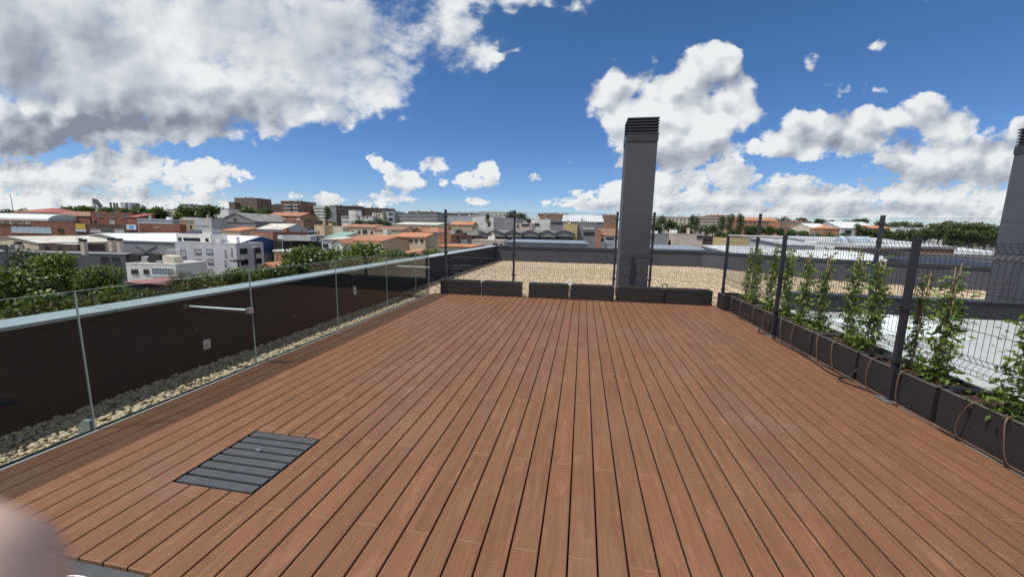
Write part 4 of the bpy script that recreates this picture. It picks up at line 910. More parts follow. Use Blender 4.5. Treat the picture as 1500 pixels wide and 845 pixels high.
for r_ in range(6): a0, z1 = b.loc(459.6, 304.6 + r_ * 4.6); a1, z0 = b.loc(475.5, 306.5 + r_ * 4.6); window(b.t, 'f', a0, a1, z0 - b.zb, z1 - b.zb, 0, bars=4, sill=False, fm='w_white')
b = tower('narrow office wing with broad dark bands beside the brown tower', 449, 460, 304.5, 318, 12, 'w_lilac', None, clutter=1)
for r_ in range(4): a0, z1 = b.loc(450.5, 307.5 + r_ * 4.4); a1, z0 = b.loc(459, 310 + r_ * 4.4); window(b.t, 'f', a0, a1, z0 - b.zb, z1 - b.zb, 0, bars=2, sill=False)
tower('long dark brown apartment block receding to the right', 482, 530, 301.5, 322, 16, 'brick_d', (11, 6, 1.5, 1.4, 3, 2.4), rot=14, clutter=14)
tower('greyer far end of the long brown apartment block', 530, 577, 305, 352, 16, 'brick_b', (11, 5, 1.5, 1.4, 3, 2.4), rot=14, clutter=14)
b = bld('building', 'white plastered school-like building with a square stair tower', 500, 545, 316.5, 232, 14, 'w_white', rmat='roof_l', px=[(x, 318, x + 1.8, 320, S) for x in (501.5, 504.5, 507.5, 510)] + [(x, 323.5, x + 1.8, 325.5, S) for x in (501.5, 504.5, 507.5, 510)] + [(524, 317.5, 527, 320, S), (531, 317.8, 533, 320, S), (537, 317.8, 539, 320, S)])
m = MB(); a0 = b.loc(511, 310)[0]; a1, zt = b.loc(521, 308.5); m.box(a0, a1, -.3, 6, .2, zt - b.zb); m.build('stair_tower', M['w_white'], b.t)
bld('building', 'cream block with a row of windows right of the white school-like building', 545, 560, 311.5, 238, 12, 'w_cream', px=[(x, 314, x + 2.2, 316.5, S) for x in (547, 550.5, 554)])
b = bld('building', 'blue-grey glazed stair block beside the long grey factory', 560, 577, 309, 240, 14, 'c_lblue', px=[(562, 311, 565, 327, S), (569, 312, 576, 316, {}), (569, 319, 576, 324, {})])
b = bld('factory', 'long grey factory with two dark window bands on the skyline', 577, 641, 312.5, 242, 18, 'c_grey', rmat='r_grey')
for x in range(578, 640, 4):
    for y in (316, 322.5): a0, z1 = b.loc(x, y); a1, z0 = b.loc(x + 3.4, y + 2.4); window(b.t, 'f', a0, a1, z0 - b.zb, z1 - b.zb, 0, sill=False)
bld('building', 'cream apartment house half hidden by trees on the left skyline', 243, 263, 306.5, 265, 12, 'w_cream', px=[(247, 311, 249.5, 315, S), (251, 311, 253, 315, S), (255, 310.5, 257, 315, S)], clutter=3)
tower('slim tower block with a dark top rising behind the trees', 263, 278, 299, 420, 14, 'w_greyb', (4, 6, 1.8, 1.5, 3, 2.4), clutter=4)
bld('building', 'low pale building between the trees and the brown tower', 311, 334, 305.5, 300, 12, 'w_white', px=[(314, 307, 319, 309, S), (325, 304, 328, 306, S)], clutter=2)
b = bld('factory', 'grey batching plant with a slanted hopper on the skyline', 131, 144, 303.5, 352, 10, 'w_greyb')
m = MB(); m.box(.2, 1.4, 2, 4, b.H, b.H + 8); m.build('mast', M['w_white'], b.t)
m = MB(); m.prism([(1.6, b.H + 6.6), (2.8, b.H + 7.2), (7.6, b.H + 1.4), (6.2, b.H + .4)], 2, 5, 'y'); m.build('hopper', M['w_dark'], b.t)
b = bld('factory', 'row of dark stacks and a boxy boiler house on the far skyline', 176, 190, 297, 520, 12, 'w_lilac')
for i, x in enumerate((166, 171, 175, 189)): a = b.loc(x, 300)[0]; m = MB(); m.tube([(a, -3, 0), (a, -3, b.H - i * .4)], 1.2, 8); m.build('stack', M['w_grey'], b.t)
b = None
# ---- middle, seen through the far fence
i = 0
for (x0, x1, yt, lab, mt) in ((598, 640, 310, 'far row of brown flats with many chimney stacks above the grey factory', 'brick_b'), (640, 700, 312, 'far row of brown flats with chimney stacks behind the blue hall', 'brick_b'), (700, 760, 311, 'long pale block on the far skyline behind the cypress', 'w_cream'), (788, 833, 313, 'far orange-brown apartment row left of the silver roof', 'brick_o'), (876, 906, 315, 'far salmon apartment row just left of the chimney', 'brick_o')):
    bld('apartment_row', lab, x0, x1, yt, 420, 14, mt, grid=(10, 3, 1.6, 1.4, 3, 2.6), clutter=12, par=False)
bld('warehouse', 'blue-grey hall behind the tall fence post', 655, 694, 316.5, 205, 18, 'c_lblue', rmat='r_metal')
bld('house', 'orange-tiled house roof in front of the blue-grey hall', 660, 692, 329.5, 182, 9, 'w_tan', 'gx', 'tile_o', yr=325)
bld('warehouse', 'white hall behind the dark cypress', 692, 723, 316, 200, 16, 'w_white', 'gy', 'r_white', yr=313)
bld('warehouse', 'dull violet-grey ribbed hall right of the cypress', 723, 757, 319, 196, 16, 'c_grey', rmat='r_metal')
bld('building', 'white cubic building behind the fence left of the chimney', 778, 806, 321.5, 192, 14, 'w_white', rmat='r_white', px=[(783, 327, 790, 331, S)])
bld('building', 'pink-white low building with a dark porch', 755, 779, 327, 186, 10, 'w_pink', px=[(757, 329, 760, 333, S), (764, 328, 776, 331, S)])
bld('building', 'grey block with a window band right of the white cubic building', 806, 826, 323, 190, 14, 'c_grey', px=[(807, 325, 825, 328, S)])
bld('warehouse', 'big silver-roofed market hall with roof lights', 824, 884, 325, 178, 34, 'w_grey', 'gx', 'r_metal', yr=315.5)
bld('building', 'ochre-yellow rendered block below the silver market hall', 825, 846, 327.5, 150, 9, 'w_ochre', rmat='roof_l')
bld('building', 'grey office block with white bands right of the ochre block', 846, 874, 326, 152, 12, 'w_grey', rmat='r_white', px=[(854, 332.5, 870, 336, dict(pm='shut', fm='w_white')), (855, 340, 871, 344, S)])
for k, (x0, x1) in enumerate(((688, 714), (714, 739), (739, 764), (764, 789), (789, 814), (814, 840))):
    bld('workshop', ['first grey gable of the saw-tooth row, next to the small tree', 'second grey gable of the saw-tooth row', 'third grey gable of the saw-tooth row, behind the fence post', 'fourth grey gable of the saw-tooth row', 'fifth grey gable of the saw-tooth row', 'last grey gable of the saw-tooth row, with a dark window strip'][k],
        x0, x1, 342.5 - (k % 2) * .6, 132, 26, 'w_grey', 'gy', 'r_fibre', yr=337.5, group='saw-tooth gable row', grid=(4, 1, 1.6, 1.1, 3, 1.6), fm='frame_d')
bld('building', 'long pale-grey parapet building in front of the gable row', 676, 700, 338, 128, 9, 'roof_l', px=[(679, 341, 684, 345, S)])
bld('building', 'cream building with a rusty door just beyond the far corner of the parapet', 691, 738, 351.5, 84, 8, 'w_pink', rmat='roof_l', px=[(722, 356, 729, 362, dict(pm='door_r', name='door', sill=False, fm='frame_d')), (732, 357, 736, 360, dict(pm='door_r', fm='frame_d'))])
bld('building', 'dark red shop row behind the orange brick gable', 661, 691, 345, 104, 10, 'brick_d', px=[(663, 350, 672, 357, dict(pm='pane_l', fm='frame_d', bars=2)), (675, 350, 685, 357, dict(pm='pane_l', fm='frame_d', bars=2))])
bld('house', 'orange brick end wall behind the leftmost fence post', 641, 661, 342.5, 100, 10, 'brick_o', rmat='roof_l')
bld('house', 'small cream house with an orange roof low beside the parapet corner', 641, 690, 362, 66, 8, 'w_cream', 'shed', 'tile_o', yr=358)
bld('warehouse', 'wide low grey metal shed just beyond the far parapet', 742, 861, 356.5, 72, 14, 'c_grey', 'shed', 'r_blue', yr=352.5)
b = bld('building', 'brown-roofed building with an orange brick end left of the chimney', 879, 912, 346, 100, 10, 'w_white', 'shed', 'tile_b', yr=336, px=[(881, 349, 884, 353, S), (888, 348, 899, 351, S), (886, 355, 899, 363, dict(pm='pane_l'))]); extra(b, 'end_wall', 'brick_o', 872.5, 336.5, 879, 366, -1, 1.2)
# ---- right of the chimney
bld('building', 'dark grey ribbed shed just right of the chimney', 948, 980, 342, 97, 11, 'c_grey', rmat='r_metal')
bld('building', 'plain white windowless building behind the far parapet', 986, 1030, 342.5, 95, 10, 'w_pink', rmat='roof_l', px=[(1021, 345, 1029, 349, S)])
bld('building', 'dark red-brown house corner beside the plain white building', 1030, 1045, 345.5, 98, 9, 'brick_d', rmat='r_white', px=[(1031, 347, 1035, 350, S), (1038, 347, 1042, 350, S)])
bld('warehouse', 'low blue-grey flat roof right behind the far parapet', 962, 1038, 366.5, 58, 9, 'w_greyb', 'shed', 'r_blue', yr=361)
for (x0, x1, yt, mt, lab) in ((950, 1012, 318, 'w_cream', 'long beige apartment slab behind the trees right of the chimney'), (1020, 1052, 317, 'w_pink', 'pale apartment slab between two clumps of trees'), (1040, 1070, 315.5, 'w_tan', 'tan apartment block with brick-red roof on the skyline')):
    bld('apartment_row', lab, x0, x1, yt, 370, 14, mt, rmat='tile', grid=(11, 4, 1.5, 1.4, 3, 2.2), par=False, clutter=8, over=.3)
bld('apartment_row', 'orange-brick terraced houses right of the tall trees', 1078, 1140, 323.5, 330, 16, 'brick_o', 'gx', 'tile_o', yr=319, grid=(10, 2, 1.6, 1.4, 3, 1.8), clutter=6)
bld('apartment_row', 'wide brick apartment building with a white ground-floor band', 1143, 1189, 323.5, 290, 16, 'brick_o', rmat='r_grey', grid=(10, 3, 1.8, 1.4, 3, 2.0), par=False, clutter=5)
bld('hall', 'white-roofed hall left of the orange hip-roofed house', 1188, 1216, 334, 262, 26, 'w_cream', 'gx', 'r_white', yr=328)
bld('house', 'orange hip-roofed house among the far trees', 1206, 1230, 335, 245, 14, 'brick_o', 'hip', 'tile_o', yr=330, px=[(1208, 337, 1210, 340, {}), (1216, 337, 1219, 340, {})])
bld('hall', 'large pale-roofed sports hall on the right skyline', 1232, 1288, 334.5, 270, 34, 'w_lilac', 'gx', 'r_white', yr=325.5, px=[(1238, 337, 1247, 342, S)])
bld('house', 'orange-roofed house at the right of the sports hall', 1274, 1304, 334.5, 250, 12, 'brick_o', 'gx', 'tile_o', yr=331)
bld('hall', 'long low white building among the woods on the right', 1312, 1384, 333.5, 280, 12, 'w_white', rmat='r_white', grid=(14, 1, 1.8, 1.2, 3, 2.2), par=False)
bld('warehouse', 'pale metal roof close behind the parapet with ribs, left one of the right-hand group', 1096, 1218, 379, 40, 12, 'w_greyb', 'shed', 'r_metal', yr=364)
bld('warehouse', 'second pale metal roof behind the first, with clutter on its ridge', 1150, 1246, 360, 66, 12, 'w_lilac', 'shed', 'r_metal', yr=351.5, clutter=3)
b = bld('building', 'white rendered block with a row of roof lights behind the plants', 1243, 1300, 355.5, 58, 10, 'w_white', rmat='r_metal', px=[(1258, 361, 1297, 367, dict(pm='pane', fm='frame_d', bars=5))])
for k in range(7): m = MB(); q = b.w * (.12 + k * .11); m.prism([(1.5, b.H - .2), (4.5, b.H - .2), (3.0, b.H + .9)], q, q + .75, 'x'); m.build('roof_light', M['pane_l'], b.t)
bld('warehouse', 'near white metal roof behind the nearest fence post', 1205, 1345, 386, 36, 8, 'w_greyb', 'shed', 'r_white', yr=371)
b = bld('warehouse', 'huge silver metal roof on the right edge with rust-brown slatted openings', 1300, 1500, 372.5, 52, 24, 'w_greyb', 'shed', 'r_metal', yr=352.5)
bld('building', 'rust-brown slatted screen standing on the silver roof', 1352, 1399, 361, 47, 1.2, 'slat_o', par=False, base=float(at(1375, 371.5, 47)[2]))
bld('building', 'brown-fronted lean-to with a white eave beside the slatted screen', 1256, 1352, 360.5, 50, 4, 'brick_b', rmat='r_white', par=False, base=float(at(1300, 369, 50)[2]))
bld('warehouse', 'low silver roof with dark blue panels below the right parapet', 1335, 1500, 397, 33, 8, 'w_greyb', 'shed', 'r_metal', yr=384)
bld('skylight', 'strip of dark blue panels on the low silver roof at right', 1378, 1500, 394.5, 30.5, 5, 'solar', 'shed', 'solar', yr=383, base=-9, cat='skylight')
# ------------------------------------------------------------------ trees
def crown_mesh(seed, n, R, Rz, leaf, mat, lobes=9, hollow=.55, flat=.75):
    r3 = np.random.RandomState(seed)
    cs = []; ctr = []
    for i in range(lobes):
        a = 2.4 * i + r3.uniform(-.4, .4); rr = R * .62 * math.sqrt((i + .5) / lobes); z = Rz * (r3.uniform(-.55, .75) * (1 - .35 * rr / R))
        ctr.append((rr * math.cos(a), rr * math.sin(a), z, R * r3.uniform(.34, .56)))
    ctr.append((0, 0, Rz * .55, R * .45))
    k = r3.choice(len(ctr), n, p=np.array([c[3] ** 2 for c in ctr]) / sum(c[3] ** 2 for c in ctr))
    ctr = np.array(ctr); d = r3.normal(0, 1, (n, 3)); d /= np.linalg.norm(d, axis=1)[:, None]
    rad = ctr[k, 3] * (hollow + (1.08 - hollow) * r3.uniform(0, 1, n) ** .6) * (1 + .12 * np.sin(d[:, 0] * 7 + k) * np.cos(d[:, 2] * 6))
    return ctr[k, :3] + d * rad[:, None] * np.array([1, 1, flat * Rz / R])
PROTO = {}
def tree(kind, label, x, yt, d, rpx, ratio=1.0, rz=None, group='trees in the town', name=None):
    """kind picks a crown; built once per kind and copied after that"""
    P = at(x, yt, d); R = rpx / FPX * d * (1.3 if kind == 'far' else 1.12); g = gz(P[0], P[1]) - .3
    spec = {'plane': (5200, 1.0, 1.05, .10, 'leaf_p', 11, .5), 'dark': (6000, 1.0, 1.15, .07, 'leaf_d', 10, .4), 'olive': (3200, 1.0, 1.25, .075, 'leaf_o', 8, .4), 'far': (2400, 1.0, 1.0, .15, 'leaf_f', 9, .35), 'pine': (1700, 1.0, 1.0, .12, 'leaf_d', 8, .5), 'poplar': (2200, 1.0, 2.6, .16, 'leaf_f', 10, .4), 'cypress': (1300, 1.0, 2.6, .2, 'leaf_d', 9, .3)}[kind]
    n, R0, Rz, lf, mt, lob, hol = spec
    variants = PROTO.setdefault(kind, [])
    nv = 3 if kind in ('plane', 'far') else 2
    top = P[2]; cz = top - R * Rz * .86; hgt = max(cz - g, 1.0)
    nm = name or {'plane': 'plane_tree', 'dark': 'broadleaf_tree', 'olive': 'olive_tree', 'far': 'broadleaf_tree', 'pine': 'pine_tree', 'poplar': 'poplar_tree', 'cypress': 'cypress_tree'}[kind]
    rz = rnd.uniform(0, 6.28) if rz is None else rz
    if len(variants) < nv:
        sd = 100 + len(variants) * 7 + len(kind); r3 = np.random.RandomState(sd)
        t = thing(nm, label, 'tree', (P[0], P[1], cz), rz, group)
        cs = crown_mesh(sd, n, 1.0, Rz, lf, mt, lob, hol)
        leaf_cloud('crown', cs, r3.uniform(.6, 1.35, n) * lf, M[mt], t, sd + 1, fold=.3, up=.5, ratio=.85)
        m = MB(); m.tube([(0, 0, -6.0), (.03, 0, -2.5), (-.02, .02, -.6), (0, 0, .3)], .10, 8, r1=.05)
        for k in range(7):
            a = k * 2.4; m.tube([(0, 0, -.9 + k * .12), (.25 * math.cos(a), .25 * math.sin(a), -.35 + k * .14), (.62 * math.cos(a), .62 * math.sin(a), .0 + k * .12)], .035, 5, r1=.012)
        m.build('trunk', M['bark'], t); variants.append(t); t.scale = (R, R, R * ratio)
        return t
    src = variants[rnd.randrange(len(variants))]
    return dup(src, (P[0], P[1], cz), rz, label, group, (R * rnd.uniform(.94, 1.06), R, R * ratio))
G1 = 'street trees along the left parapet'
for (k, x, yt, d, r, lab) in [
    ('dark', 50, 371, 40, 40, 'dark broadleaf tree at the far left behind the street trees'), ('plane', 88, 371, 37, 30, 'tall sunlit plane tree left of the white low house'), ('plane', 8, 392, 31, 44, 'plane tree at the left edge seen above and through the glass'),
    ('plane', 140, 388, 33, 26, 'smaller plane tree in front of the dark grey building'), ('plane', 70, 428, 25, 55, 'near plane tree behind the first glass pane'), ('plane', 165, 418, 28, 42, 'plane tree behind the second glass pane'), ('plane', 205, 425, 27, 30, 'low plane crown just above the coping left of the red shed'),
    ('olive', 258, 396, 42, 19, 'slim pale green tree in front of the red shed'), ('plane', 300, 400, 38, 34, 'plane tree below the lilac-grey flats'), ('plane', 340, 394, 38, 26, 'plane tree beside the lamp post'), ('plane', 370, 396, 38, 22, 'plane tree left of the small orange hut'),
    ('plane', 415, 388, 38, 34, 'plane tree in front of the small huts'), ('plane', 450, 360, 42, 40, 'tall plane tree in the middle, in front of the black depot'), ('plane', 492, 364, 44, 36, 'plane tree between the tall middle tree and the white gable'),
    ('plane', 538, 356, 50, 40, 'plane tree hiding the lower part of the terracotta house'), ('plane', 510, 374, 38, 32, 'low plane crown just above the coping in the middle'), ('plane', 578, 366, 48, 30, 'plane tree left of the orange hip roof'), ('plane', 630, 364, 56, 22, 'last small plane tree before the fence'), ('plane', 605, 370, 46, 24, 'low plane crown in front of the orange hip roof')]:
    tree(k, lab, x, yt, d, r, group=G1)
G2 = 'trees on the left skyline'
for (k, x, yt, d, r, lab) in [('far', 10, 307, 300, 16, 'far tree at the left edge above the silver barrel roof'), ('far', 34, 306, 300, 9, 'far tree behind the brick-red hip roof'), ('far', 103, 303, 280, 13, 'round far tree left of the batching plant'), ('far', 122, 302, 285, 12, 'far tree touching the batching plant'), ('far', 96, 305, 270, 7, 'small dark far tree left of the round one'),
    ('far', 165, 304, 290, 10, 'far tree below the row of stacks'), ('far', 182, 305, 285, 9, 'far bush-like tree right below the boiler house'), ('far', 204, 301, 260, 14, 'round tree right of the boiler house'), ('far', 230, 303.5, 250, 12, 'round tree left of the cream apartment house'), ('far', 219, 308, 245, 8, 'small tree between two round trees on the left skyline'),
    ('far', 270, 301, 240, 14, 'tall tree in front of the slim tower block'), ('far', 288, 303, 250, 11, 'darker tree between two tall trees on the skyline'), ('far', 305, 301, 240, 14, 'broad round tree right of the slim tower block'), ('far', 362, 303, 230, 10, 'tree at the foot of the tallest brown tower'), ('far', 355, 307, 225, 8, 'small tree left at the foot of the tallest brown tower'), ('far', 384, 304.5, 230, 9, 'tree below the lower dark block'), ('far', 392, 305, 228, 8, 'smaller tree right below the lower dark block'),
    ('far', 456, 320, 190, 9, 'tree above the small car park'), ('far', 462, 324, 180, 7, 'low tree right of the car park'), ('poplar', 479, 303, 290, 5.5, 'ivy-dark tall tree in front of the long brown block'), ('far', 486, 325, 175, 9, 'tree behind the tan square house'), ('dark', 525, 322, 210, 11, 'dark bushy tree below the white school-like building'), ('dark', 540, 323, 205, 9, 'dark tree right of the bushy one below the school-like building'), ('dark', 556, 321, 205, 12, 'dark tree below the cream block'), ('dark', 568, 325, 200, 8, 'small dark tree below the blue-grey stair block'),
    ('far', 672, 336, 125, 6, 'small bush on the roof line beside the leftmost post'), ('cypress', 715, 313, 180, 4.2, 'dark cypress in front of the white hall'), ('pine', 748, 310, 230, 9, 'dark pine left of the second fence post'), ('pine', 762, 313, 225, 10, 'dark pine right of the second fence post'), ('far', 838, 318, 260, 5, 'small tree left of the silver market hall'), ('pine', 775, 320, 215, 7, 'low dark pine beside the white cubic building'),
    ]:
    tree(k, lab, x, yt, d, r, group=G2)
G3 = 'trees right of the chimney'
L3 = [('poplar', 969, 316, 210, 7, 'dense tree right of the chimney beside the fence post'), ('far', 982, 322, 205, 8, 'tree right of the dense one by the fence post'), ('far', 962, 326, 200, 8, 'low tree at the chimney edge'), ('far', 998, 328, 200, 7, 'round tree before the beige slab'), ('poplar', 1015, 316, 220, 6, 'airy poplar left of the tan block'), ('poplar', 1021, 318, 215, 5, 'second airy poplar left of the tan block'),
    ('far', 1008, 329, 195, 7, 'low tree behind the plain white building'), ('far', 1032, 330, 195, 7, 'low tree above the dark red house corner'), ('far', 1045, 329, 198, 6, 'small tree in the middle of the green belt'), ('poplar', 1059, 316, 215, 5, 'first of three tall poplars'), ('poplar', 1071, 313.5, 215, 6, 'middle one of three tall poplars'), ('poplar', 1085, 313, 212, 6.5, 'right one of three tall poplars, the fullest'),
    ('far', 1100, 331, 200, 7, 'tree below the orange-brick terraces'), ('far', 1112, 330, 200, 7, 'tree left of the tall neighbouring fence post'), ('far', 1128, 331, 200, 7, 'tree right of the tall neighbouring fence post'), ('far', 1076, 335, 180, 9, 'broad low tree under the three poplars'), ('far', 1055, 338, 170, 8, 'low dark tree by the dry field'), ('far', 1143, 334, 210, 6, 'tree left of the wide brick apartment building'),
    ('far', 1160, 336, 190, 7, 'tree below the wide brick apartment building'), ('far', 1178, 338, 185, 7, 'low tree right below the wide brick apartment building'), ('far', 1196, 340, 180, 8, 'tree below the white-roofed hall'), ('far', 1216, 342, 175, 9, 'tree below the orange hip-roofed house'), ('far', 1237, 342, 175, 8, 'tree left below the sports hall'), ('poplar', 1258, 327, 180, 5, 'leaning dark tree in front of the sports hall'), ('far', 1268, 334, 180, 8, 'tree right in front of the sports hall'),
    ('far', 1285, 337, 180, 9, 'tree below the orange-roofed house at right'), ('far', 1300, 336, 175, 8, 'tree left of the second tall neighbouring post'), ('far', 1318, 337, 170, 9, 'tree below the long low white building'), ('far', 1338, 336, 170, 10, 'second tree below the long low white building'), ('far', 1358, 334, 170, 10, 'tree near the right end of the long white building'),
    ('far', 1378, 330, 190, 10, 'tree just right of the long white building'), ('far', 1396, 325, 220, 10, 'taller tree of the right-hand wood'), ('far', 1388, 324, 230, 8, 'pointed tree of the right-hand wood'), ('far', 1412, 326, 215, 11, 'round tree in the right-hand wood'), ('far', 1430, 326, 215, 11, 'second round tree in the right-hand wood'), ('far', 1448, 329, 210, 10, 'yellowish tree beside the right chimney'), ('far', 1400, 336, 170, 11, 'near tree of the right-hand wood'), ('far', 1424, 337, 168, 11, 'second near tree of the right-hand wood'), ('far', 1446, 338, 166, 11, 'third near tree of the right-hand wood'), ('far', 1470, 333, 190, 12, 'tree behind the right chimney'),
    ('far', 1200, 321, 380, 8, 'far dark tree left of the white-roofed hall top'), ('far', 1215, 323, 380, 7, 'far tree above the orange hip-roofed house'), ('far', 1240, 323, 390, 8, 'far tree left above the sports hall'), ('far', 1262, 320.5, 390, 8, 'dark far tree crowning the sports hall roof'), ('far', 1290, 323.5, 390, 9, 'far tree right above the sports hall'), ('far', 1320, 325, 390, 9, 'far tree left above the long white building'), ('far', 1345, 326, 390, 9, 'far tree above the long white building'), ('far', 1368, 327, 380, 9, 'far tree right above the long white building'), ('far', 1150, 318, 420, 9, 'far tree behind the wide brick building'), ('far', 1175, 319, 420, 9, 'second far tree behind the wide brick building'), ('far', 1130, 319, 420, 7, 'far tree behind the orange terraces')]
for (k, x, yt, d, r, lab) in L3: tree(k, lab, x, yt, d, r, group=G3)
# dry field, hedge and far woods
A = [at(1045, 362, 125), at(1110, 366, 122), at(1125, 349, 165), at(1040, 347, 170)]
b = MB(); b.poly([(p[0], p[1], p[2]) for p in A]); tag(b.build('dry_field', simple('dry grass slope', (.26, .20, .10), .95, .25, .2, dirt=(.12, .14, .06))), kind='structure')
n = 9000; r6 = np.random.RandomState(21); an = r6.uniform(-1.05, 1.15, n); dd = r6.uniform(430, 700, n); fw = FH; cs = np.stack([fw[0] * dd * np.cos(an) + RH[0] * dd * np.sin(an), fw[1] * dd * np.cos(an) + RH[1] * dd * np.sin(an), np.zeros(n)], 1)
cs[:, 2] = -3.5 + r6.uniform(0, 1, n) * (6.5 + 2.5 * np.sin(an * 23) + 1.5 * np.sin(an * 57 + 1))
tag(leaf_cloud('distant_woods', cs, r6.uniform(4, 8, n), M['leaf_f'], None, 22, ratio=.8), kind='stuff')
n = 2600; an = r6.uniform(.26, .85, n); dd = r6.uniform(95, 150, n); cs = np.stack([fw[0] * dd * np.cos(an) + RH[0] * dd * np.sin(an), fw[1] * dd * np.cos(an) + RH[1] * dd * np.sin(an), np.zeros(n)], 1)
cs[:, 2] = np.array([gz(c[0], c[1]) for c in cs]) + r6.uniform(0, 1, n) * (5 + 2 * np.sin(an * 40))
tag(leaf_cloud('scrub', cs, r6.uniform(.8, 1.6, n), M['leaf_f'], None, 23, ratio=.8), kind='stuff')
# ------------------------------------------------------------------ street lamp, masts, cars
P = at(349, 383, 46); g = gz(P[0], P[1]); t = thing('street_lamp', 'black double-headed street lamp rising among the trees', 'street lamp', (P[0], P[1], g), math.atan2(RH[1], RH[0]))
h = P[2] - g; m = MB(); m.tube([(0, 0, 0), (0, 0, h)], .13, 8, r1=.09); m.build('pole', M['post'], t)
m = MB(); m.tube([(-.62, 0, h - .08), (.25, 0, h)], .05, 6); m.build('arm', M['post'], t)
for q in (-.6, .12): m = MB(); m.prism([(q - .32, h - .02), (q + .32, h + .06), (q + .30, h + .22), (q - .22, h + .14)], -.2, .2, 'y'); m.build('lamp_head', M['post'], t)
m = MB(); m.box(-.10, .9, -.03, .03, h - 1.5, h - 1.1); m.build('sign_plate', M['w_white'], t)
P = at(373, 363, 70); g = gz(P[0], P[1]); t = thing('street_lamp', 'dark single lamp post in front of the red brick building', 'street lamp', (P[0] + .0, P[1], g)); h = P[2] - g
m = MB(); m.tube([(0, 0, 0), (0, 0, h)], .12, 6); m.build('pole', M['post'], t); m = MB(); m.box(-.3, .3, -.25, .25, h, h + .3); m.build('lamp_head', M['gal'], t)
P = at(413, 346, 84); g = gz(P[0], P[1]); t = thing('mast', 'thin mast with a crossbar above the small brick hut', 'mast', (P[0], P[1], g), math.atan2(RH[1], RH[0])); h = P[2] - g
m = MB(); m.tube([(0, 0, 0), (0, 0, h)], .06, 5); m.build('pole', M['gal'], t); m = MB(); m.box(-1.0, 1.0, -.03, .03, h - 1.0, h - .93); m.build('crossbar', M['gal'], t)
P = at(15, 284, 420); g = gz(P[0], P[1]); t = thing('mast', 'thin lattice mast on the skyline at the far left', 'mast', (P[0], P[1], g)); h = P[2] - g
m = MB(); m.tube([(0, 0, 0), (0, 0, h)], .5, 5, r1=.25); m.build('pole', M['gal'], t)
for (x, yb, d, lab, top) in ((164, 362, 90, 'left one of two pale chimney stacks with dark caps', 350), (176, 363, 90, 'right one of two pale chimney stacks with dark caps', 351), (124, 367, 90, 'pale chimney stack above the dark grey building', 352), (29, 369, 90, 'short pink chimney stack in front of the beige gabled house', 356)):
    P = at(x, yb, d); h = at(x, top, d)[2] - P[2]; t = thing('chimney_stack', lab, 'chimney stack', (P[0], P[1], P[2] - 1.0), math.atan2(RH[1], RH[0]))
    m = MB(); m.box(-.42, .42, -.42, .42, 0, h + .7); m.build('shaft', M['w_pink'], t); m = MB(); m.box(-.45, .45, -.45, .45, h + .7, h + 1.25); m.build('cap', M['w_black'], t)
def car(x, y, d, lab, col, rz):
    P = at(x, y, d); t = thing('parked_car', lab, 'car', (P[0], P[1], P[2] - .7), rz); cm = mk(lab, col, .3, .03)
    m = MB(); m.prism([(-2.1, .35), (2.1, .35), (2.15, .7), (1.3, .9), (-1.9, .95), (-2.12, .75)], -.85, .85, 'y'); m.prism([(-1.6, .93), (1.2, .9), (.5, 1.42), (-1.1, 1.45)], -.74, .74, 'y'); m.build('body', cm, t)
    for s in (-1, 1): m = MB(); m.prism([(-1.35, .98), (.95, .95), (.42, 1.36), (-1.0, 1.38)], s * .742, s * .75, 'y'); m.build('window', M['pane'], t)
    for a in (-1.3, 1.35):
        for s in (-.82, .82): m = MB(); m.tube([(a, s - .1, .33), (a, s + .1, .33)], .33, 12); m.build('wheel', M['w_black'], t)
car(454, 339, 150, 'silver-blue car parked beside the tan square house', (.35, .42, .5), .5)
car(448, 341, 150, 'dark car parked left of the silver-blue one', (.05, .05, .06), .5)
# ground under the parked cars on the slope
b = MB()
for (x, y, d) in ((452, 341.5, 150),):
    P = at(x, y, d); u = np.array(RH) * 7; v = np.array(FH) * 9
    m = MB(); q = [P + u + v, P - u + v, P - u - v, P + u - v]; zz = P[2] - .75
    m.poly([(a[0], a[1], zz) for a in q])
    for i in range(4): a, c = q[i], q[(i + 1) % 4]; m.poly([(a[0], a[1], zz - 8), (c[0], c[1], zz - 8), (c[0], c[1], zz), (a[0], a[1], zz)])
    tag(m.build('car_park', M['r_grey']), kind='structure')
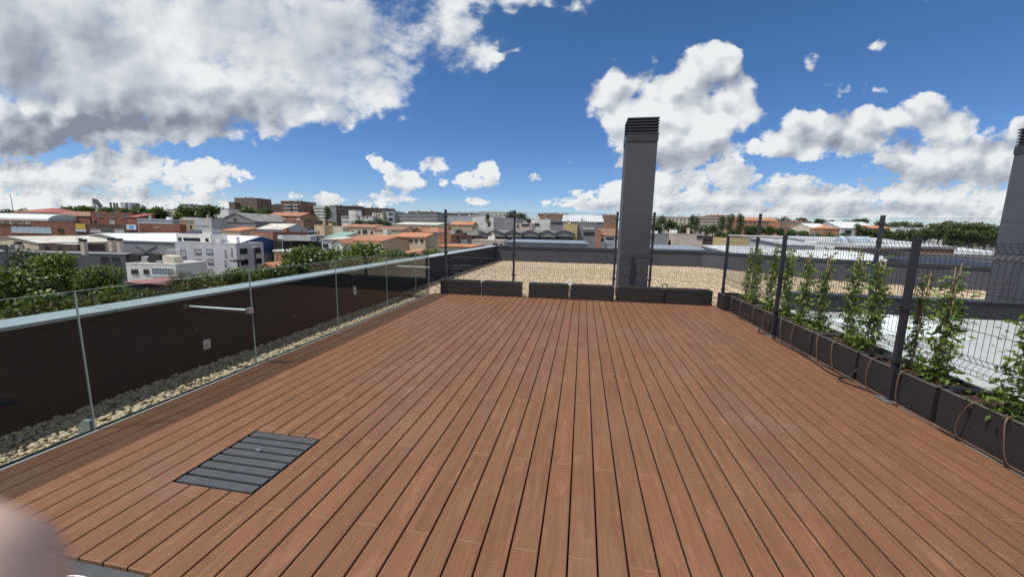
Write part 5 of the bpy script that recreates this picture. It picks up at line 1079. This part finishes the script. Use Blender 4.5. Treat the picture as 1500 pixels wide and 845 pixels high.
# ------------------------------------------------------------------ the photographer's hand at the lens, and the lens's focus
def cp(x, y, z): return EYE + B1 * x + B2 * y + B0 * z
def hand():
    pts = []; rad = []; ed = []
    def add(p, r, par=None):
        pts.append(tuple(cp(*p))); rad.append(r); i = len(pts) - 1
        if par is not None: ed.append((par, i))
        return i
    wr = add((-.105, -.135, -.055), .026); fo = add((-.125, -.24, -.10), .033, wr); add((-.15, -.36, -.16), .040, fo)
    pm = add((-.108, -.095, -.045), .026, wr)
    def finger(chain, rr, root):
        k = root
        for p, r in zip(chain, rr): k = add(p, r, k)
    finger([(-.110, -.056, -.034), (-.092, -.037, -.006), (-.068, -.031, .018), (-.0382, -.0268, .0345)], [.0135, .0125, .0122, .0118], pm)
    finger([(-.112, -.072, -.030), (-.100, -.062, .004), (-.078, -.060, .012), (-.060, -.064, .002)], [.0125, .0098, .0090, .0080], pm)
    finger([(-.112, -.090, -.030), (-.102, -.084, .002), (-.080, -.083, .010), (-.063, -.087, .000)], [.0120, .0094, .0086, .0076], pm)
    finger([(-.110, -.108, -.032), (-.101, -.106, -.006), (-.084, -.106, .002), (-.070, -.109, -.006)], [.0110, .0084, .0076, .0068], pm)
    finger([(-.090, -.095, -.062), (-.066, -.070, -.064), (-.046, -.052, -.056)], [.014, .0112, .0098], wr)
    me = bpy.data.meshes.new('hand'); me.from_pydata(pts, ed, []); o = bpy.data.objects.new('hand_cage', me); COL.objects.link(o)
    s = o.modifiers.new('skin', 'SKIN'); sub = o.modifiers.new('sub', 'SUBSURF'); sub.levels = 2; sub.render_levels = 2
    for v, r in zip(me.skin_vertices[0].data, rad): v.radius = (r, r)
    me.skin_vertices[0].data[0].use_root = True
    bpy.context.view_layer.update()
    m2 = bpy.data.meshes.new_from_object(o.evaluated_get(bpy.context.evaluated_depsgraph_get())); bpy.data.objects.remove(o)
    m2.name = 'person'; m2.materials.clear(); sk = simple('skin', (.66, .44, .345), .5, .12, 90, bump=.1, bscale=600); m2.materials.append(sk)
    m2.polygons.foreach_set('use_smooth', [True] * len(m2.polygons))
    q = bpy.data.objects.new('person', m2); COL.objects.link(q)
    return tag(q, 'out-of-focus bare fingertip of the photographer in the bottom left corner', 'person')
hand()
cam.data.dof.use_dof = True; cam.data.dof.focus_distance = 5.0; cam.data.dof.aperture_fstop = 6.5
